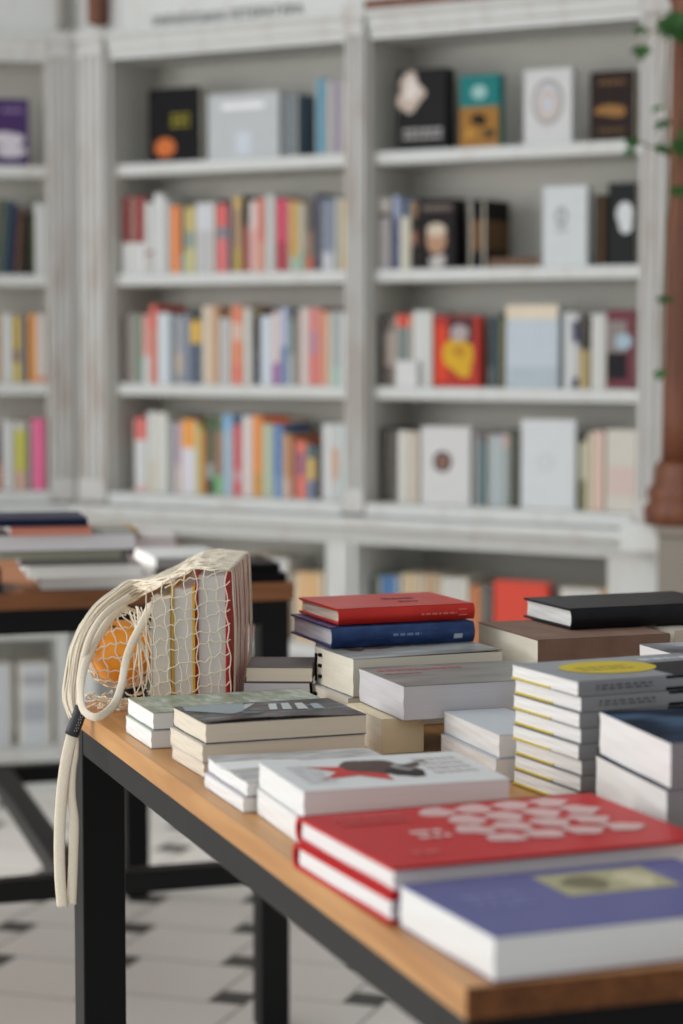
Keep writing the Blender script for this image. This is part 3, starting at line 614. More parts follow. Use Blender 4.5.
for i in range(4): bm.faces.new((vs[0][i], vs[0][(i+1) % 4], vs[1][(i+1) % 4], vs[1][i]))
bm.faces.new(list(reversed(vs[0]))); bm.faces.new(vs[1])
link('cross_brace', bm, STEEL, ft)

# ------------------------------------------------------------------ lying books
def plate_grid(bm, w, d, z, t, lift, mi=0, nx=10, ny=8):
    top = []; bot = []
    for j in range(ny + 1):
        for i in range(nx + 1):
            x = w * i / nx; y = d * j / ny; dz = lift(i / nx, j / ny) if lift else 0
            top.append(bm.verts.new((x, y, z + t + dz))); bot.append(bm.verts.new((x, y, z + dz)))
    I = lambda i, j: j * (nx + 1) + i
    for j in range(ny):
        for i in range(nx):
            bm.faces.new((top[I(i,j)], top[I(i+1,j)], top[I(i+1,j+1)], top[I(i,j+1)])).material_index = mi
            bm.faces.new((bot[I(i,j)], bot[I(i,j+1)], bot[I(i+1,j+1)], bot[I(i+1,j)])).material_index = mi
    for i in range(nx):
        bm.faces.new((top[I(i+1,0)], top[I(i,0)], bot[I(i,0)], bot[I(i+1,0)])); bm.faces.new((top[I(i,ny)], top[I(i+1,ny)], bot[I(i+1,ny)], bot[I(i,ny)]))
    for j in range(ny):
        bm.faces.new((top[I(0,j)], top[I(0,j+1)], bot[I(0,j+1)], bot[I(0,j)])); bm.faces.new((top[I(nx,j+1)], top[I(nx,j)], bot[I(nx,j)], bot[I(nx,j+1)]))
def lying_book(label, group, loc, ang, w, d, h, cov, pages, spine='B', hard=False, lift=None, art=(), wave=0.0, under=None, ct=None, covers=True, spine_mat=None):
    """book lying flat: local x along its front edge, y to the back; spine: 'B' back or 'F' front"""
    root = thing('book', label, 'book', loc, ang, group)
    ct = ct or (0.0026 if hard else 0.0007); ov = 0.003 if hard else 0.0004
    cm = cov if isinstance(cov, bpy.types.Material) else mat(cov, 0.45, 0.05, coat=0.06)
    y0p = ov if spine == 'B' else (0.004 if hard else ct); y1p = d - ov if spine == 'F' else d - (0.004 if hard else ct)
    # page block: side outlines waved a little, fore edge slightly hollow on hardbacks
    bm = bmesh.new(); nx, ny, nz = 8, 8, 4
    zt, zb_ = h - ct - 0.0001, ct + 0.0001
    def pp(i, j, k):
        x = ov + (w - 2*ov) * i / nx; y = y0p + (y1p - y0p) * j / ny; z = zb_ + (zt - zb_) * k / nz
        if wave and 0 < k < nz: z += wave * math.sin(j * 1.1 + w * 40) * 0.5
        if hard: 
            b = math.sin(math.pi * k / nz) * min(0.0015, h * 0.06)
            if spine == 'F':
                y += b * (1 if j == ny else 0) * -1
            else: y += b * (1 if j == 0 else 0)
        x += 0.0004 * math.sin(k * 2.3 + j)*(1 if i in (0, nx) else 0)
        return (x, y, z)
    V = {}
    def gv(i, j, k):
        if (i, j, k) not in V: V[(i, j, k)] = bm.verts.new(pp(i, j, k))
        return V[(i, j, k)]
    for i in range(nx):
        for k in range(nz):
            bm.faces.new((gv(i,0,k), gv(i+1,0,k), gv(i+1,0,k+1), gv(i,0,k+1))); bm.faces.new((gv(i,ny,k), gv(i,ny,k+1), gv(i+1,ny,k+1), gv(i+1,ny,k)))
        for j in range(ny):
            bm.faces.new((gv(i,j,0), gv(i,j+1,0), gv(i+1,j+1,0), gv(i+1,j,0))); bm.faces.new((gv(i,j,nz), gv(i+1,j,nz), gv(i+1,j+1,nz), gv(i,j+1,nz)))
    for j in range(ny):
        for k in range(nz):
            bm.faces.new((gv(0,j,k), gv(0,j,k+1), gv(0,j+1,k+1), gv(0,j+1,k))); bm.faces.new((gv(nx,j,k), gv(nx,j+1,k), gv(nx,j+1,k+1), gv(nx,j,k+1)))
    link('pages', bm, pages, root)
    bm = bmesh.new()
    plate_grid(bm, w, d, h - ct, ct, lift); bk = bmesh.new(); box(bk, 0, w, 0, d, 0, ct); link('back_cover', bk, cm, root)
    n = 8; prof_o = []; prof_i = []
    bulge = min(0.006, h * 0.22) if hard else 0.0006
    for k in range(n + 1):
        q = k / n; z = h * q; b = bulge * math.sin(math.pi * q)
        prof_o.append((-b, z)); prof_i.append((-b + ct * 1.2, z))
    poly = prof_o + list(reversed(prof_i))
    if spine == 'B': poly = [(d - y, z) for y, z in poly][::-1]
    sm = spine_mat if spine_mat else cm
    link('front_cover', bm, cm, root)
    bm = bmesh.new(); prism(bm, [(y, z) for y, z in poly], 'x', 0.0001, w - 0.0001)
    link('spine', bm, sm, root)
    kk = 0
    for nm, shape, colr, prm in art:
        bm = bmesh.new(); side = shape.startswith('s_'); sh = shape[2:] if side else shape
        off = 0.0003 + 0.00004 * kk; kk += 1
        if side: P = lambda u, v: (u * w, (-off - bulge * math.sin(math.pi * v) if spine == 'F' else d + off), v * h)
        else: P = lambda u, v: (u * w, v * d, h + off + (lift(u, v) if lift else 0))
        def poly_face(pts): bm.faces.new([bm.verts.new(P(u, v)) for u, v in pts])
        if sh == 'rect': u0, u1, v0, v1 = prm; poly_face([(u0, v0), (u1, v0), (u1, v1), (u0, v1)])
        elif sh == 'oval': u, v, ru, rv = prm; poly_face([(u + ru*math.cos(2*math.pi*i/32), v + rv*math.sin(2*math.pi*i/32)) for i in range(32)])
        elif sh == 'blob':
            u, v, ru, rv = prm; poly_face([(u + ru*(1 + 0.18*math.sin(3*q + u*9) + 0.09*math.cos(5*q))*math.cos(q), v + rv*(1 + 0.16*math.sin(2*q + v*7) + 0.06*math.sin(7*q))*math.sin(q)) for q in [2*math.pi*i/40 for i in range(40)]])
        elif sh == 'poly': poly_face(prm)
        elif sh == 'lines':
            u0, u1, v0, v1, n_ = prm; rr = random.Random(int(u0*1000) + n_)
            for i in range(n_):
                vv = v1 - (v1 - v0) * (i + 0.5) / n_; hh = (v1 - v0) / n_ * 0.27; u = u0
                while u < u1:
                    l = rr.uniform(0.02, 0.07) * (1 if not side else 0.7); e = min(u + l, u1)
                    poly_face([(u, vv-hh), (e, vv-hh), (e, vv+hh), (u, vv+hh)]); u = e + 0.012
        link(nm, bm, colr if isinstance(colr, bpy.types.Material) else mat(colr, 0.45, 0.08), root)
    return root
def place(fl, z_top, ang): 
    p = on_z(fl[0], fl[1], z_top + DZ); p.z = 0; return p
D = math.radians
def cover_noise(key, cols, scale, rough=0.4, stretch=(1, 1, 1), coat=0.2, seed=0):
    m, nt, b = base_mat(key, rough, 0.2)
    tc = nt.nodes.new('ShaderNodeTexCoord'); mp = nt.nodes.new('ShaderNodeMapping'); mp.inputs['Scale'].default_value = stretch; mp.inputs['Location'].default_value = (seed, seed*2, 0)
    nz = nt.nodes.new('ShaderNodeTexNoise'); nz.inputs['Scale'].default_value = scale; nz.inputs['Detail'].default_value = 5
    cr = nt.nodes.new('ShaderNodeValToRGB'); el = cr.color_ramp.elements
    n = len(cols)
    el[0].position = 0.32; el[0].color = lin(cols[0]); el[1].position = 0.7; el[1].color = lin(cols[-1])
    for i in range(1, n - 1):
        e = el.new(0.32 + 0.38 * i / (n - 1)); e.color = lin(cols[i])
    nt.links.new(tc.outputs['Object'], mp.inputs['Vector']); nt.links.new(mp.outputs['Vector'], nz.inputs['Vector'])
    nt.links.new(nz.outputs['Fac'], cr.inputs['Fac']); nt.links.new(cr.outputs['Color'], b.inputs['Base Color'])
    b.inputs['Coat Weight'].default_value = coat * 0.35; b.inputs['Coat Roughness'].default_value = 0.25
    return m
GT = 'books lying in stacks on the front table'
EPS = 0.0006
def stack(fl, n_top_z, items, ang):
    """items from the bottom up: dict of lying_book args; fl pixel of the top book's front left top corner"""
    z = TZ + EPS; p = place(fl, n_top_z, ang); out = []
    for it in items:
        it = dict(it); dx = it.pop('dx', 0); dy = it.pop('dy', 0); da = it.pop('da', 0)
        a = ang + da; off = Vector((math.cos(ang), math.sin(ang), 0)) * dx + Vector((-math.sin(ang), math.cos(ang), 0)) * dy
        loc = p + off; loc.z = z
        out.append(lying_book(loc=loc, ang=a, group=it.pop('group', GT), **it)); z += it['h'] + EPS
    return out

# 1 periwinkle paperback at the near corner
stack((494, 937), 0.781, [dict(label='periwinkle blue paperback at the near corner of the front table', w=0.225, d=0.155, h=0.0305, cov=(98, 98, 148), pages=PG_W, art=[
    ('cover_picture', 'poly', (178, 170, 132), [(0.43, 0.50), (0.83, 0.50), (0.83, 0.90), (0.43, 0.90)]), ('cover_picture', 'blob', (120, 112, 84), (0.56, 0.70, 0.08, 0.12)), ('cover_picture', 'blob', (206, 196, 160), (0.73, 0.68, 0.06, 0.13)), ('title', 'lines', (128, 128, 172), (0.1, 0.3, 0.42, 0.7, 3))], ct=0.0009)], D(22))
# 2 two red hardbacks
RED = (196, 34, 36)
ovals = []
for (r_, c_, n_) in ((0, 0.42, 4), (1, 0.46, 4), (2, 0.42, 4), (3, 0.46, 4)):
    for i in range(n_): ovals.append(('cover_picture', 'blob', (216, 176, 170), (c_ + 0.128 * i, 0.86 - 0.185 * r_, 0.058, 0.085)))
stack((392, 867), 0.7915, [dict(label='lower of two red hardcovers beside the periwinkle paperback', w=0.262, d=0.192, h=0.0198, cov=RED, pages=PG_W, hard=True, dx=-0.004, dy=-0.004),
    dict(label='upper red hardcover with rows of white ovals on its cover', w=0.262, d=0.192, h=0.0198, cov=RED, pages=PG_W, hard=True, art=ovals + [('title', 'lines', (232, 190, 182), (0.22, 0.32, 0.38, 0.56, 2)), ('title', 'lines', (206, 84, 80), (0.08, 0.3, 0.72, 0.9, 2)), ('author_name', 'lines', (214, 110, 104), (0.12, 0.2, 0.14, 0.22, 1))])], D(22))
# 3 two white books with a red star
def star(cx, cy, r, ri, k=1.0, rot=0):
    return [(cx + (r if i % 2 == 0 else ri) * math.sin(math.pi * i / 5 + rot), cy + k * (r if i % 2 == 0 else ri) * math.cos(math.pi * i / 5 + rot)) for i in range(10)]
STARC = (222, 222, 218)
stack((303.5, 792), 0.796, [dict(label='lower white paperback of the pair under a red star cover', w=0.182, d=0.138, h=0.0225, cov=STARC, pages=PG_W, dx=-0.002),
    dict(label='upper white paperback with a red star on its cover', w=0.184, d=0.139, h=0.0225, cov=STARC, pages=PG_W, art=[
    ('cover_picture', 'poly', (198, 54, 48), star(0.40, 0.52, 0.29, 0.12, 1.25, 0.35)),
    ('cover_picture', 'blob', (78, 56, 48), (0.50, 0.62, 0.15, 0.2)), ('cover_picture', 'blob', (66, 48, 42), (0.60, 0.40, 0.09, 0.16)), ('cover_picture', 'blob', (84, 66, 58), (0.42, 0.72, 0.08, 0.12)), ('cover_picture', 'blob', (150, 150, 148), (0.62, 0.56, 0.05, 0.1)), ('cover_picture', 'poly', (84, 70, 62), [(0.6, 0.6), (0.76, 0.74), (0.78, 0.68), (0.64, 0.5)]),
    ('title', 'lines', (204, 196, 192), (0.72, 0.94, 0.28, 0.86, 4)), ('author_name', 'lines', (206, 204, 202), (0.08, 0.22, 0.2, 0.8, 5))])], D(17.5))
# 4 two small thin paperbacks
C4 = cover_noise('grey_white_cover', [(150, 146, 140), (190, 188, 184), (210, 208, 204)], 30, stretch=(1, 6, 1))
stack((250, 785), 0.777, [dict(label='lower thin white paperback left of the red star book', w=0.16, d=0.128, h=0.0132, cov=(206, 200, 206), pages=PG_W, wave=0.002, dx=-0.004, dy=0.009),
    dict(label='upper thin paperback with greyish cover left of the red star book', w=0.16, d=0.128, h=0.0132, cov=C4, pages=PG_W, wave=0.002, dy=0.010, lift=lambda u, v: 0.0018 * math.sin(v * 7) * (1 - u))], D(19))
# 5 cream paperbacks, city cover
CITY = cover_noise('dark_city_cover', [(18, 20, 22), (34, 36, 38), (60, 64, 66), (120, 130, 136)], 26, 0.3, (1.2, 3.2, 1), 0.5, 3)
lf5 = lambda u, v: 0.0035 * max(0, (1 - v) ** 2) * math.sin(math.pi * min(1, 0.15 + u * 0.95)) - 0.0006 * 0
stack((205.5, 724), 0.8020, [dict(label='lowest of three cream paperbacks under the dark city cover', w=0.166, d=0.108, h=0.0135, cov=(206, 198, 186), pages=PG_T, dx=-0.003, dy=-0.003),
    dict(label='middle one of three cream paperbacks under the dark city cover', w=0.168, d=0.110, h=0.0172, cov=(206, 198, 186), pages=PG_T, dx=-0.004, dy=-0.002, wave=0.0015),
    dict(label='uppermost cream paperback with dark city skyline cover', w=0.166, d=0.110, h=0.0194, cov=CITY, pages=PG_T, lift=lf5, art=[
    ('cover_picture', 'poly', (150, 160, 160), [(0.02, 0.72), (0.24, 0.36), (0.34, 0.5), (0.44, 0.97), (0.05, 0.97)]), ('cover_picture', 'poly', (178, 184, 180), [(0.34, 0.62), (0.38, 0.62), (0.5, 0.92), (0.44, 0.92)]),
    ('cover_picture', 'poly', (196, 200, 196), [(0.5, 0.48), (0.55, 0.48), (0.62, 0.84), (0.57, 0.84)]), ('cover_picture', 'poly', (188, 194, 192), [(0.58, 0.46), (0.64, 0.46), (0.7, 0.84), (0.65, 0.84)]), ('cover_picture', 'poly', (196, 198, 194), [(0.67, 0.44), (0.74, 0.44), (0.78, 0.8), (0.73, 0.8)]), ('cover_picture', 'poly', (160, 170, 170), [(0.77, 0.42), (0.84, 0.42), (0.86, 0.72), (0.81, 0.72)]),
    ('cover_picture', 'blob', (100, 112, 112), (0.36, 0.36, 0.06, 0.1))])], D(20.5))
# 6 green grey books behind
C6 = cover_noise('green_grey_cover', [(120, 134, 112), (156, 166, 146), (196, 200, 188)], 22, 0.3, (4, 1.5, 1), 0.4, 5)
stack((153, 713), 0.787, [dict(label='lower white paged book at the table corner beside the mesh bag', w=0.19, d=0.106, h=0.0180, cov=(196, 200, 190), pages=PG_W, dx=-0.003, dy=-0.003),
    dict(label='upper white paged book with green grey cover beside the mesh bag', w=0.195, d=0.106, h=0.0180, cov=C6, pages=PG_W)], D(19.5))
# 7 grey brown books right of the bag
p7 = place((246, 667), 0.806, 0)
C7 = cover_noise('grey_brown_cover', [(96, 88, 84), (120, 112, 106)], 14, 0.5, coat=0.1)
z7 = TZ + EPS
lying_book('lower grey paged book right of the mesh bag', GT, p7 + Vector((-0.003, 0.0, z7)), D(-2), 0.074, 0.085, 0.038, (110, 108, 112), PG_G, wave=0.001)
lying_book('brownish grey book right of the mesh bag, topmost of two', GT, p7 + Vector((0, 0, z7 + 0.038 + EPS)), D(-2), 0.074, 0.085, 0.0165, C7, PG_T)
# 8 thick white pair with black stitched spine marks
C8 = cover_noise('grey_plane_cover', [(92, 88, 84), (160, 160, 156), (196, 198, 194)], 9, 0.3, (1, 2.5, 1), 0.5, 8)
st8 = stack((353, 659), 0.8275, [dict(label='lower thick white paperback under the grey covered thick one', w=0.18, d=0.113, h=0.0345, cov=(206, 202, 196), pages=PG_C, dx=-0.006, dy=0.0),
    dict(label='thick white paperback with grey picture cover under blue hardcover', w=0.178, d=0.113, h=0.0418, cov=C8, pages=PG_C, art=[('cover_picture', 'blob', (80, 62, 58), (0.16, 0.6, 0.06, 0.12)), ('cover_picture', 'blob', (92, 70, 66), (0.32, 0.66, 0.1, 0.1)), ('cover_picture', 'blob', (104, 92, 88), (0.5, 0.72, 0.08, 0.08))], lift=lambda u, v: 0.0016 * (1 - v) * u)], D(21.5))
for st in st8:      # black ring marks at the back of the left end
    bm = bmesh.new()
    for zz in ((0.008, 0.02, 0.032) if st is st8[1] else (0.008, 0.024)):
        box(bm, -0.0025, 0.006, 0.094, 0.100, zz, zz + 0.0035)
    box(bm, -0.0012, 0.002, 0.109, 0.113, 0.003, 0.034); link('binding_ring', bm, mat((28, 26, 28), 0.5), st)
# 9 red over blue over a hidden grey book
p9 = place((331, 628), 0.8515, 0)
lying_book('thick grey book beneath the navy hardcover, mostly hidden by white paperbacks', GT, p9 + Vector((0.010, 0.066, TZ + EPS)), D(20), 0.14, 0.085, 0.0768, (120, 116, 116), PG_G)
C9b = cover_noise('navy_cover', [(30, 50, 92), (38, 60, 104), (54, 76, 120)], 40, 0.28, (1, 1, 3), 0.5)
lying_book('navy blue hardcover under the red hardcover', GT, p9 + Vector((0.0, 0.003, TZ + 0.0768 + 3*EPS)), D(20), 0.172, 0.138, 0.0228, C9b, PG_G, 'F', True, art=[('spine_title', 's_lines', (110, 126, 158), (0.42, 0.62, 0.42, 0.66, 1)), ('spine_mark', 's_rect', (176, 184, 196), (0.85, 0.91, 0.22, 0.46))])
C9r = cover_noise('scarlet_cover', [(190, 40, 34), (206, 50, 40)], 20, 0.3, coat=0.4)
p9r = place((338, 610), 0.8695, 0)
lying_book('red hardcover topmost over the navy hardcover', GT, p9r + Vector((0, 0, TZ + 0.0768 + 0.0228 + 5*EPS)), D(21), 0.166, 0.128, 0.0176, C9r, PG_T, 'F', True, art=[('spine_title', 's_lines', (222, 120, 104), (0.6, 0.86, 0.36, 0.58, 1)), ('spine_mark', 's_rect', (222, 130, 110), (0.88, 0.94, 0.3, 0.72)), ('title', 'lines', (110, 30, 28), (0.5, 0.74, 0.5, 0.68, 1)), ('title', 'lines', (120, 34, 30), (0.55, 0.7, 0.3, 0.42, 1))])
# 10 grey cover over a cream block
C10 = cover_noise('grey_green_cover', [(108, 106, 100), (136, 134, 128), (160, 150, 144)], 10, 0.35, (1, 2, 1), 0.4, 2)
p10 = place((403.5, 686), 0.8225, 0)
a10 = D(19)
lying_book('cream book standing under the thick grey covered book', GT, p10 + Vector((-0.022, 0.014, TZ + EPS)), a10, 0.046, 0.108, 0.0355, (222, 206, 172), PG_C, 'F', covers=True)
lying_book('thick book with glossy grey cover overhanging a cream book', GT, p10 + Vector((0, 0, TZ + 0.0355 + 2*EPS)), a10, 0.175, 0.135, 0.0357, C10, PG_G, art=[('title', 'lines', (176, 96, 88), (0.06, 0.6, 0.72, 0.86, 1)), ('title', 'lines', (166, 110, 102), (0.06, 0.3, 0.56, 0.66, 1))])
# 11 white books beneath
C11 = (200, 203, 206)
stack((499, 734), 0.7965, [dict(label='lower white book between the grey covered book and yellow oval stack', w=0.066, d=0.148, h=0.0222, cov=C11, pages=PG_W, dx=-0.004, dy=-0.002),
    dict(label='upper white book between the grey covered book and yellow oval stack', w=0.066, d=0.148, h=0.0222, cov=C11, pages=PG_W)], D(18))
# 12 eight copies with a yellow oval on the cover
C12 = cover_noise('grey_cover', [(136, 138, 140), (156, 158, 160)], 8, 0.4, coat=0.3)
YEL = mat((210, 184, 46), 0.5, 0.1)
p12 = place((578, 681.5), 0.8652, 0); z12 = TZ + EPS
word = ['bottom', 'second lowest', 'third lowest', 'fourth lowest', 'fourth highest', 'third highest', 'second highest', 'top']
for i in range(8):
    jx = [0.002, 0.003, 0.004, 0.001, 0.003, 0.0015, 0.003, 0][i]
    lab = '%s copy in the stack of eight grey books with yellow edges' % word[i]
    if i == 7: lab = 'top copy of the eight grey books, yellow oval on its cover'
    art = [('spine_title', 's_lines', (96, 94, 98), (0.1, 0.42, 0.3, 0.75, 2)), ('spine_mark', 's_rect', (40, 40, 44), (0.5, 1.0, 0.02, 0.98))]
    if i == 7: art += [('cover_panel', 'rect', (48, 48, 52), (0.55, 1.0, 0.0, 0.62)), ('cover_emblem', 'oval', YEL, (0.38, 0.54, 0.26, 0.31)), ('title', 'lines', (150, 130, 40), (0.2, 0.5, 0.4, 0.62, 2)), ('title', 'lines', (206, 208, 210), (0.66, 0.95, 0.68, 0.86, 1))]
    bk = lying_book(lab, 'eight stacked copies with yellow edges', p12 + Vector((jx, jx * 0.5, z12)), D(24.5), 0.185, 0.122, 0.01378, C12, PG_W, 'F', art=art)
    bm = bmesh.new(); box(bm, -0.0012, 0.012, 0.05, 0.1215, 0.0008, 0.0022); link('yellow_flap', bm, YEL, bk)
    z12 += 0.01378 + EPS
# 13 two thick white paged books with navy covers
C13 = cover_noise('dark_navy_cover', [(16, 24, 36), (26, 38, 54), (70, 92, 116)], 13, 0.5, (1, 2, 1), 0.0, 4)
C13.node_tree.nodes['Principled BSDF'].inputs['Specular IOR Level'].default_value = 0.03
st13 = stack((671, 743), 0.8438, [dict(label='thin white book under two thick paperbacks, mostly hidden behind red hardcovers', w=0.19, d=0.15, h=0.0150, cov=(150, 150, 152), pages=PG_W, spine='F', dx=0.002, dy=0.006),
    dict(label='lower thick paperback with white pages at right edge', w=0.2, d=0.165, h=0.0384, cov=(70, 78, 90), pages=PG_W, spine='F', wave=0.002, dx=-0.003, spine_mat=mat((150, 148, 150))),
    dict(label='upper thick paperback with dark navy cover at right edge', w=0.2, d=0.165, h=0.0384, cov=C13, pages=PG_W, spine='F', wave=0.002, spine_mat=mat((150, 148, 150)))], D(14))
# 14 brown book with a black hardback
C14 = cover_noise('brown_kraft_cover', [(122, 94, 78), (136, 108, 92)], 30, 0.7, coat=0.0)
p14 = place((538, 639.6), 0.8425, 0); a14 = D(19.5)
lying_book('pale book beneath the brown covered book, mostly hidden', GT, p14 + Vector((0.002, 0.004, TZ + EPS)), a14, 0.16, 0.165, 0.0464, (196, 192, 186), PG_C, 'F')
lying_book('thick brown paper covered book under the black hardcover', GT, p14 + Vector((0, 0, TZ + 0.0464 + 2*EPS)), a14, 0.162, 0.168, 0.0445, C14, PG_C, 'F', wave=0.004, ct=0.0012)
p14b = place((570.5, 609), 0.8665, 0)
lying_book('black hardcover book lying on the brown book', GT, p14b + Vector((0, 0, TZ + 0.0464 + 0.0445 + 4*EPS)), D(21), 0.2, 0.122, 0.0233, cover_noise('black_cloth_cover', [(20, 20, 22), (28, 27, 29)], 60, 0.45, coat=0.2), PG_W, 'F', True)
# 15 cream book right of the brown one, dark book in front of it
q15 = p14 + Vector((math.cos(a14), math.sin(a14), 0)) * 0.172 + Vector((0.0, 0.03, 0))
lying_book('cream book right of the brown book, lower copy', GT, q15 + Vector((0, 0, TZ + EPS)), a14, 0.14, 0.16, 0.0455, (206, 196, 178), PG_C, 'F')
lying_book('cream book right of the brown book, upper copy', GT, q15 + Vector((0, 0, TZ + 0.0455 + 2*EPS)), a14, 0.14, 0.16, 0.0445, (206, 196, 178), PG_C, 'F')
p16 = Vector((0.352, 2.332, 0))
C16 = cover_noise('mixed_grey_cover', [(70, 72, 76), (130, 136, 140), (196, 200, 204)], 14, 0.35, coat=0.4)
lying_book('dark grey glossy book behind the stack of eight copies', GT, p16 + Vector((0.0, 0.0, TZ + EPS)), D(19), 0.14, 0.1, 0.0945, C16, PG_W, 'F')

# ------------------------------------------------------------------ books on the far table
GFAR = 'books lying on the far table'
def far_book(label, x, y, zt_, ang, w, d, h, c, pages, z, **k):
    p = on_z(x, y, zt_); p.z = z; return lying_book(label, GFAR, p, D(ang), w, d, h, c, pages, **k)
z = TZ + EPS
# left stack, front-left-top corner pixels of each layer
def far_stack(layers):
    zz = TZ + EPS
    for lab, x, y, w, d, h, c, pg, ang, sp in layers:
        far_book(lab, x, y, zz + h, ang, w, d, h, c, pg, zz, spine=sp); zz += h + EPS
far_stack([
 ('pale grey magazine at the bottom of the far stack', 42, 577, 0.195, 0.2, 0.022, (190, 184, 178), PG_W, 12, 'B'),
 ('white paged book second from bottom of the far stack', 28, 566, 0.19, 0.2, 0.022, (160, 146, 140), PG_W, 12, 'B'),
 ('grey book third from bottom of the far stack', 20, 557, 0.18, 0.2, 0.016, (110, 110, 108), PG_G, 12, 'F'),
 ('greenish grey book in the middle of the far stack', -2, 549, 0.2, 0.19, 0.018, (150, 150, 134), PG_G, 12, 'F'),
 ('wide silver book near the top of the far stack', -14, 536, 0.24, 0.19, 0.026, (120, 118, 112), PG_G, 12, 'B'),
 ('salmon pink book under the navy one on the far stack', 10, 527, 0.13, 0.16, 0.014, (206, 132, 112), PG_W, 12, 'F'),
 ('navy blue book topmost on the far stack', -16, 520, 0.165, 0.16, 0.012, (28, 36, 68), (PG_G), 12, 'F')])
far_stack([
 ('brown flat book behind the far stack', 88, 548, 0.16, 0.16, 0.02, (96, 82, 72), PG_T, 12, 'F'),
 ('greyish flat book behind the far stack', 92, 538, 0.16, 0.16, 0.022, (176, 172, 168), PG_G, 12, 'B'),
 ('olive brown flat book topmost behind the far stack', 96, 530, 0.08, 0.15, 0.016, (140, 114, 70), PG_T, 12, 'F')])
far_stack([
 ('dark grey flat book left of black books on the far table', 152, 569, 0.132, 0.2, 0.018, (120, 120, 120), PG_W, 16, 'F'),
 ('light grey flat book left of black books on the far table', 156, 558, 0.128, 0.2, 0.02, (176, 178, 176), PG_W, 16, 'F')])
far_stack([
 ('lower black book at the corner of the far table', 243, 574, 0.078, 0.16, 0.016, (22, 22, 26), mat((40, 40, 42), 0.7, key='dark_pages'), 16, 'F'),
 ('upper black book at the corner of the far table', 243, 564, 0.066, 0.15, 0.016, (18, 18, 20), mat((40, 40, 42), 0.7, key='dark_pages'), 16, 'F')])
far_stack([
 ('thin pale flat book at the left end of the far table', -40, 585, 0.07, 0.15, 0.016, (60, 58, 58), PG_W, 14, 'F'),
 ('small black book at the left end of the far table', -38, 570, 0.065, 0.15, 0.02, (28, 28, 30), PG_G, 14, 'F')])

# ------------------------------------------------------------------ mesh bag with books and an orange
YB = 2.515; BA = D(-3)
bagA = Vector((math.cos(BA), math.sin(BA), 0)); bagB = Vector((-math.sin(BA), math.cos(BA), 0))
XR = on_y(228, 573, YB).x
def bag_book(label, xr, th, h, l, covc, pg, hard=True, dy=0.0):
    """book standing on its long edge, covers facing left and right, page ends to the front"""
    loc = Vector((xr - th * math.cos(BA), YB + dy + (XR - xr) * -math.sin(BA) * -1, TZ + EPS))
    root = thing('book', label, 'book', loc, BA, 'books inside the mesh bag')
    ct = 0.0028 if hard else 0.0008; ov = 0.003 if hard else 0.0005; cm = mat(covc, 0.5, 0.08)
    bm = bmesh.new(); prism(bm, [(0, 0), (th, 0), (th, h), (th - ct, h), (th - ct, ct), (ct, ct), (ct, h), (0, h)], 'y', 0, l)
    link('cover', bm, cm, root)
    # page block with gently bowed top
    bm = bmesh.new(); prism(bm, [(ct + 0.0002, ct), (th - ct - 0.0002, ct), (th - ct - 0.0002, h - ov), (th/2, h - ov - 0.002), (ct + 0.0002, h - ov)], 'y', ov, l - ov)
    link('pages', bm, pg, root)
    return root
PGV = pages_mat((224, 220, 214), 'bag_book_pages')
hR = on_y(226, 573, YB).z - TZ
TR, TY, TW = 0.0362, 0.0266, 0.0212
bag_book('thick red hardcover inside the mesh bag, furthest right', XR, TR, hR, 0.2, (186, 44, 40), PGV)
bag_book('yellow hardcover standing in the middle of the mesh bag', XR - TR - 0.0006, TY, on_y(186, 587, YB).z - TZ, 0.205, (222, 176, 62), PGV)
bag_book('beige paperback standing next to the orange in the mesh bag', XR - TR - TY - 0.0012, TW, on_y(165, 598, YB).z - TZ, 0.19, (206, 196, 178), pages_mat((212, 204, 190), 'beige_pages'), hard=False)
# orange
oc = on_y(126, 652, 2.59); R0 = 0.0375
XB = XR - TR - TY - TW - 0.0012
oc.x = min(oc.x, XB - R0 - 0.003)
bm = bmesh.new(); bmesh.ops.create_uvsphere(bm, u_segments=48, v_segments=32, radius=R0)
for v in bm.verts:
    n_ = v.co.normalized(); lob = 1 + 0.018 * math.cos(9 * math.atan2(n_.y, n_.x)) * (1 - abs(n_.z))
    v.co.z *= 0.97; v.co *= lob
    d_ = (n_ - Vector((0, 0, 1))).length
    if d_ < 0.35: v.co.z -= 0.0035 * (1 - d_ / 0.35)
om, ntm, b_ = base_mat('orange_peel', 0.4, 0.4)
tc = ntm.nodes.new('ShaderNodeTexCoord'); vz = ntm.nodes.new('ShaderNodeTexVoronoi'); vz.inputs['Scale'].default_value = 420
nz = ntm.nodes.new('ShaderNodeTexNoise'); nz.inputs['Scale'].default_value = 30
cr = ntm.nodes.new('ShaderNodeValToRGB'); cr.color_ramp.elements[0].color = lin((250, 150, 34)); cr.color_ramp.elements[1].color = lin((255, 182, 64))
bp = ntm.nodes.new('ShaderNodeBump'); bp.inputs['Strength'].default_value = 0.25; bp.inputs['Distance'].default_value = 0.001
ntm.links.new(tc.outputs['Object'], vz.inputs['Vector']); ntm.links.new(tc.outputs['Object'], nz.inputs['Vector']); ntm.links.new(nz.outputs['Fac'], cr.inputs['Fac'])
ntm.links.new(cr.outputs['Color'], b_.inputs['Base Color']); ntm.links.new(vz.outputs['Distance'], bp.inputs['Height']); ntm.links.new(bp.outputs['Normal'], b_.inputs['Normal'])
org_root = thing('orange', 'ripe orange wrapped in the netting of the mesh bag', 'fruit', oc - Vector((0, 0, R0)))
o = link('peel', bm, om, org_root, smooth=True); o.location = (0, 0, R0); o.rotation_euler = (0.35, -0.25, 0)
bm = bmesh.new(); lathe(bm, [(0.0032, -0.001, 0), (0.0036, 0.0012, 0), (0.0016, 0.002, 0)], seg=10)
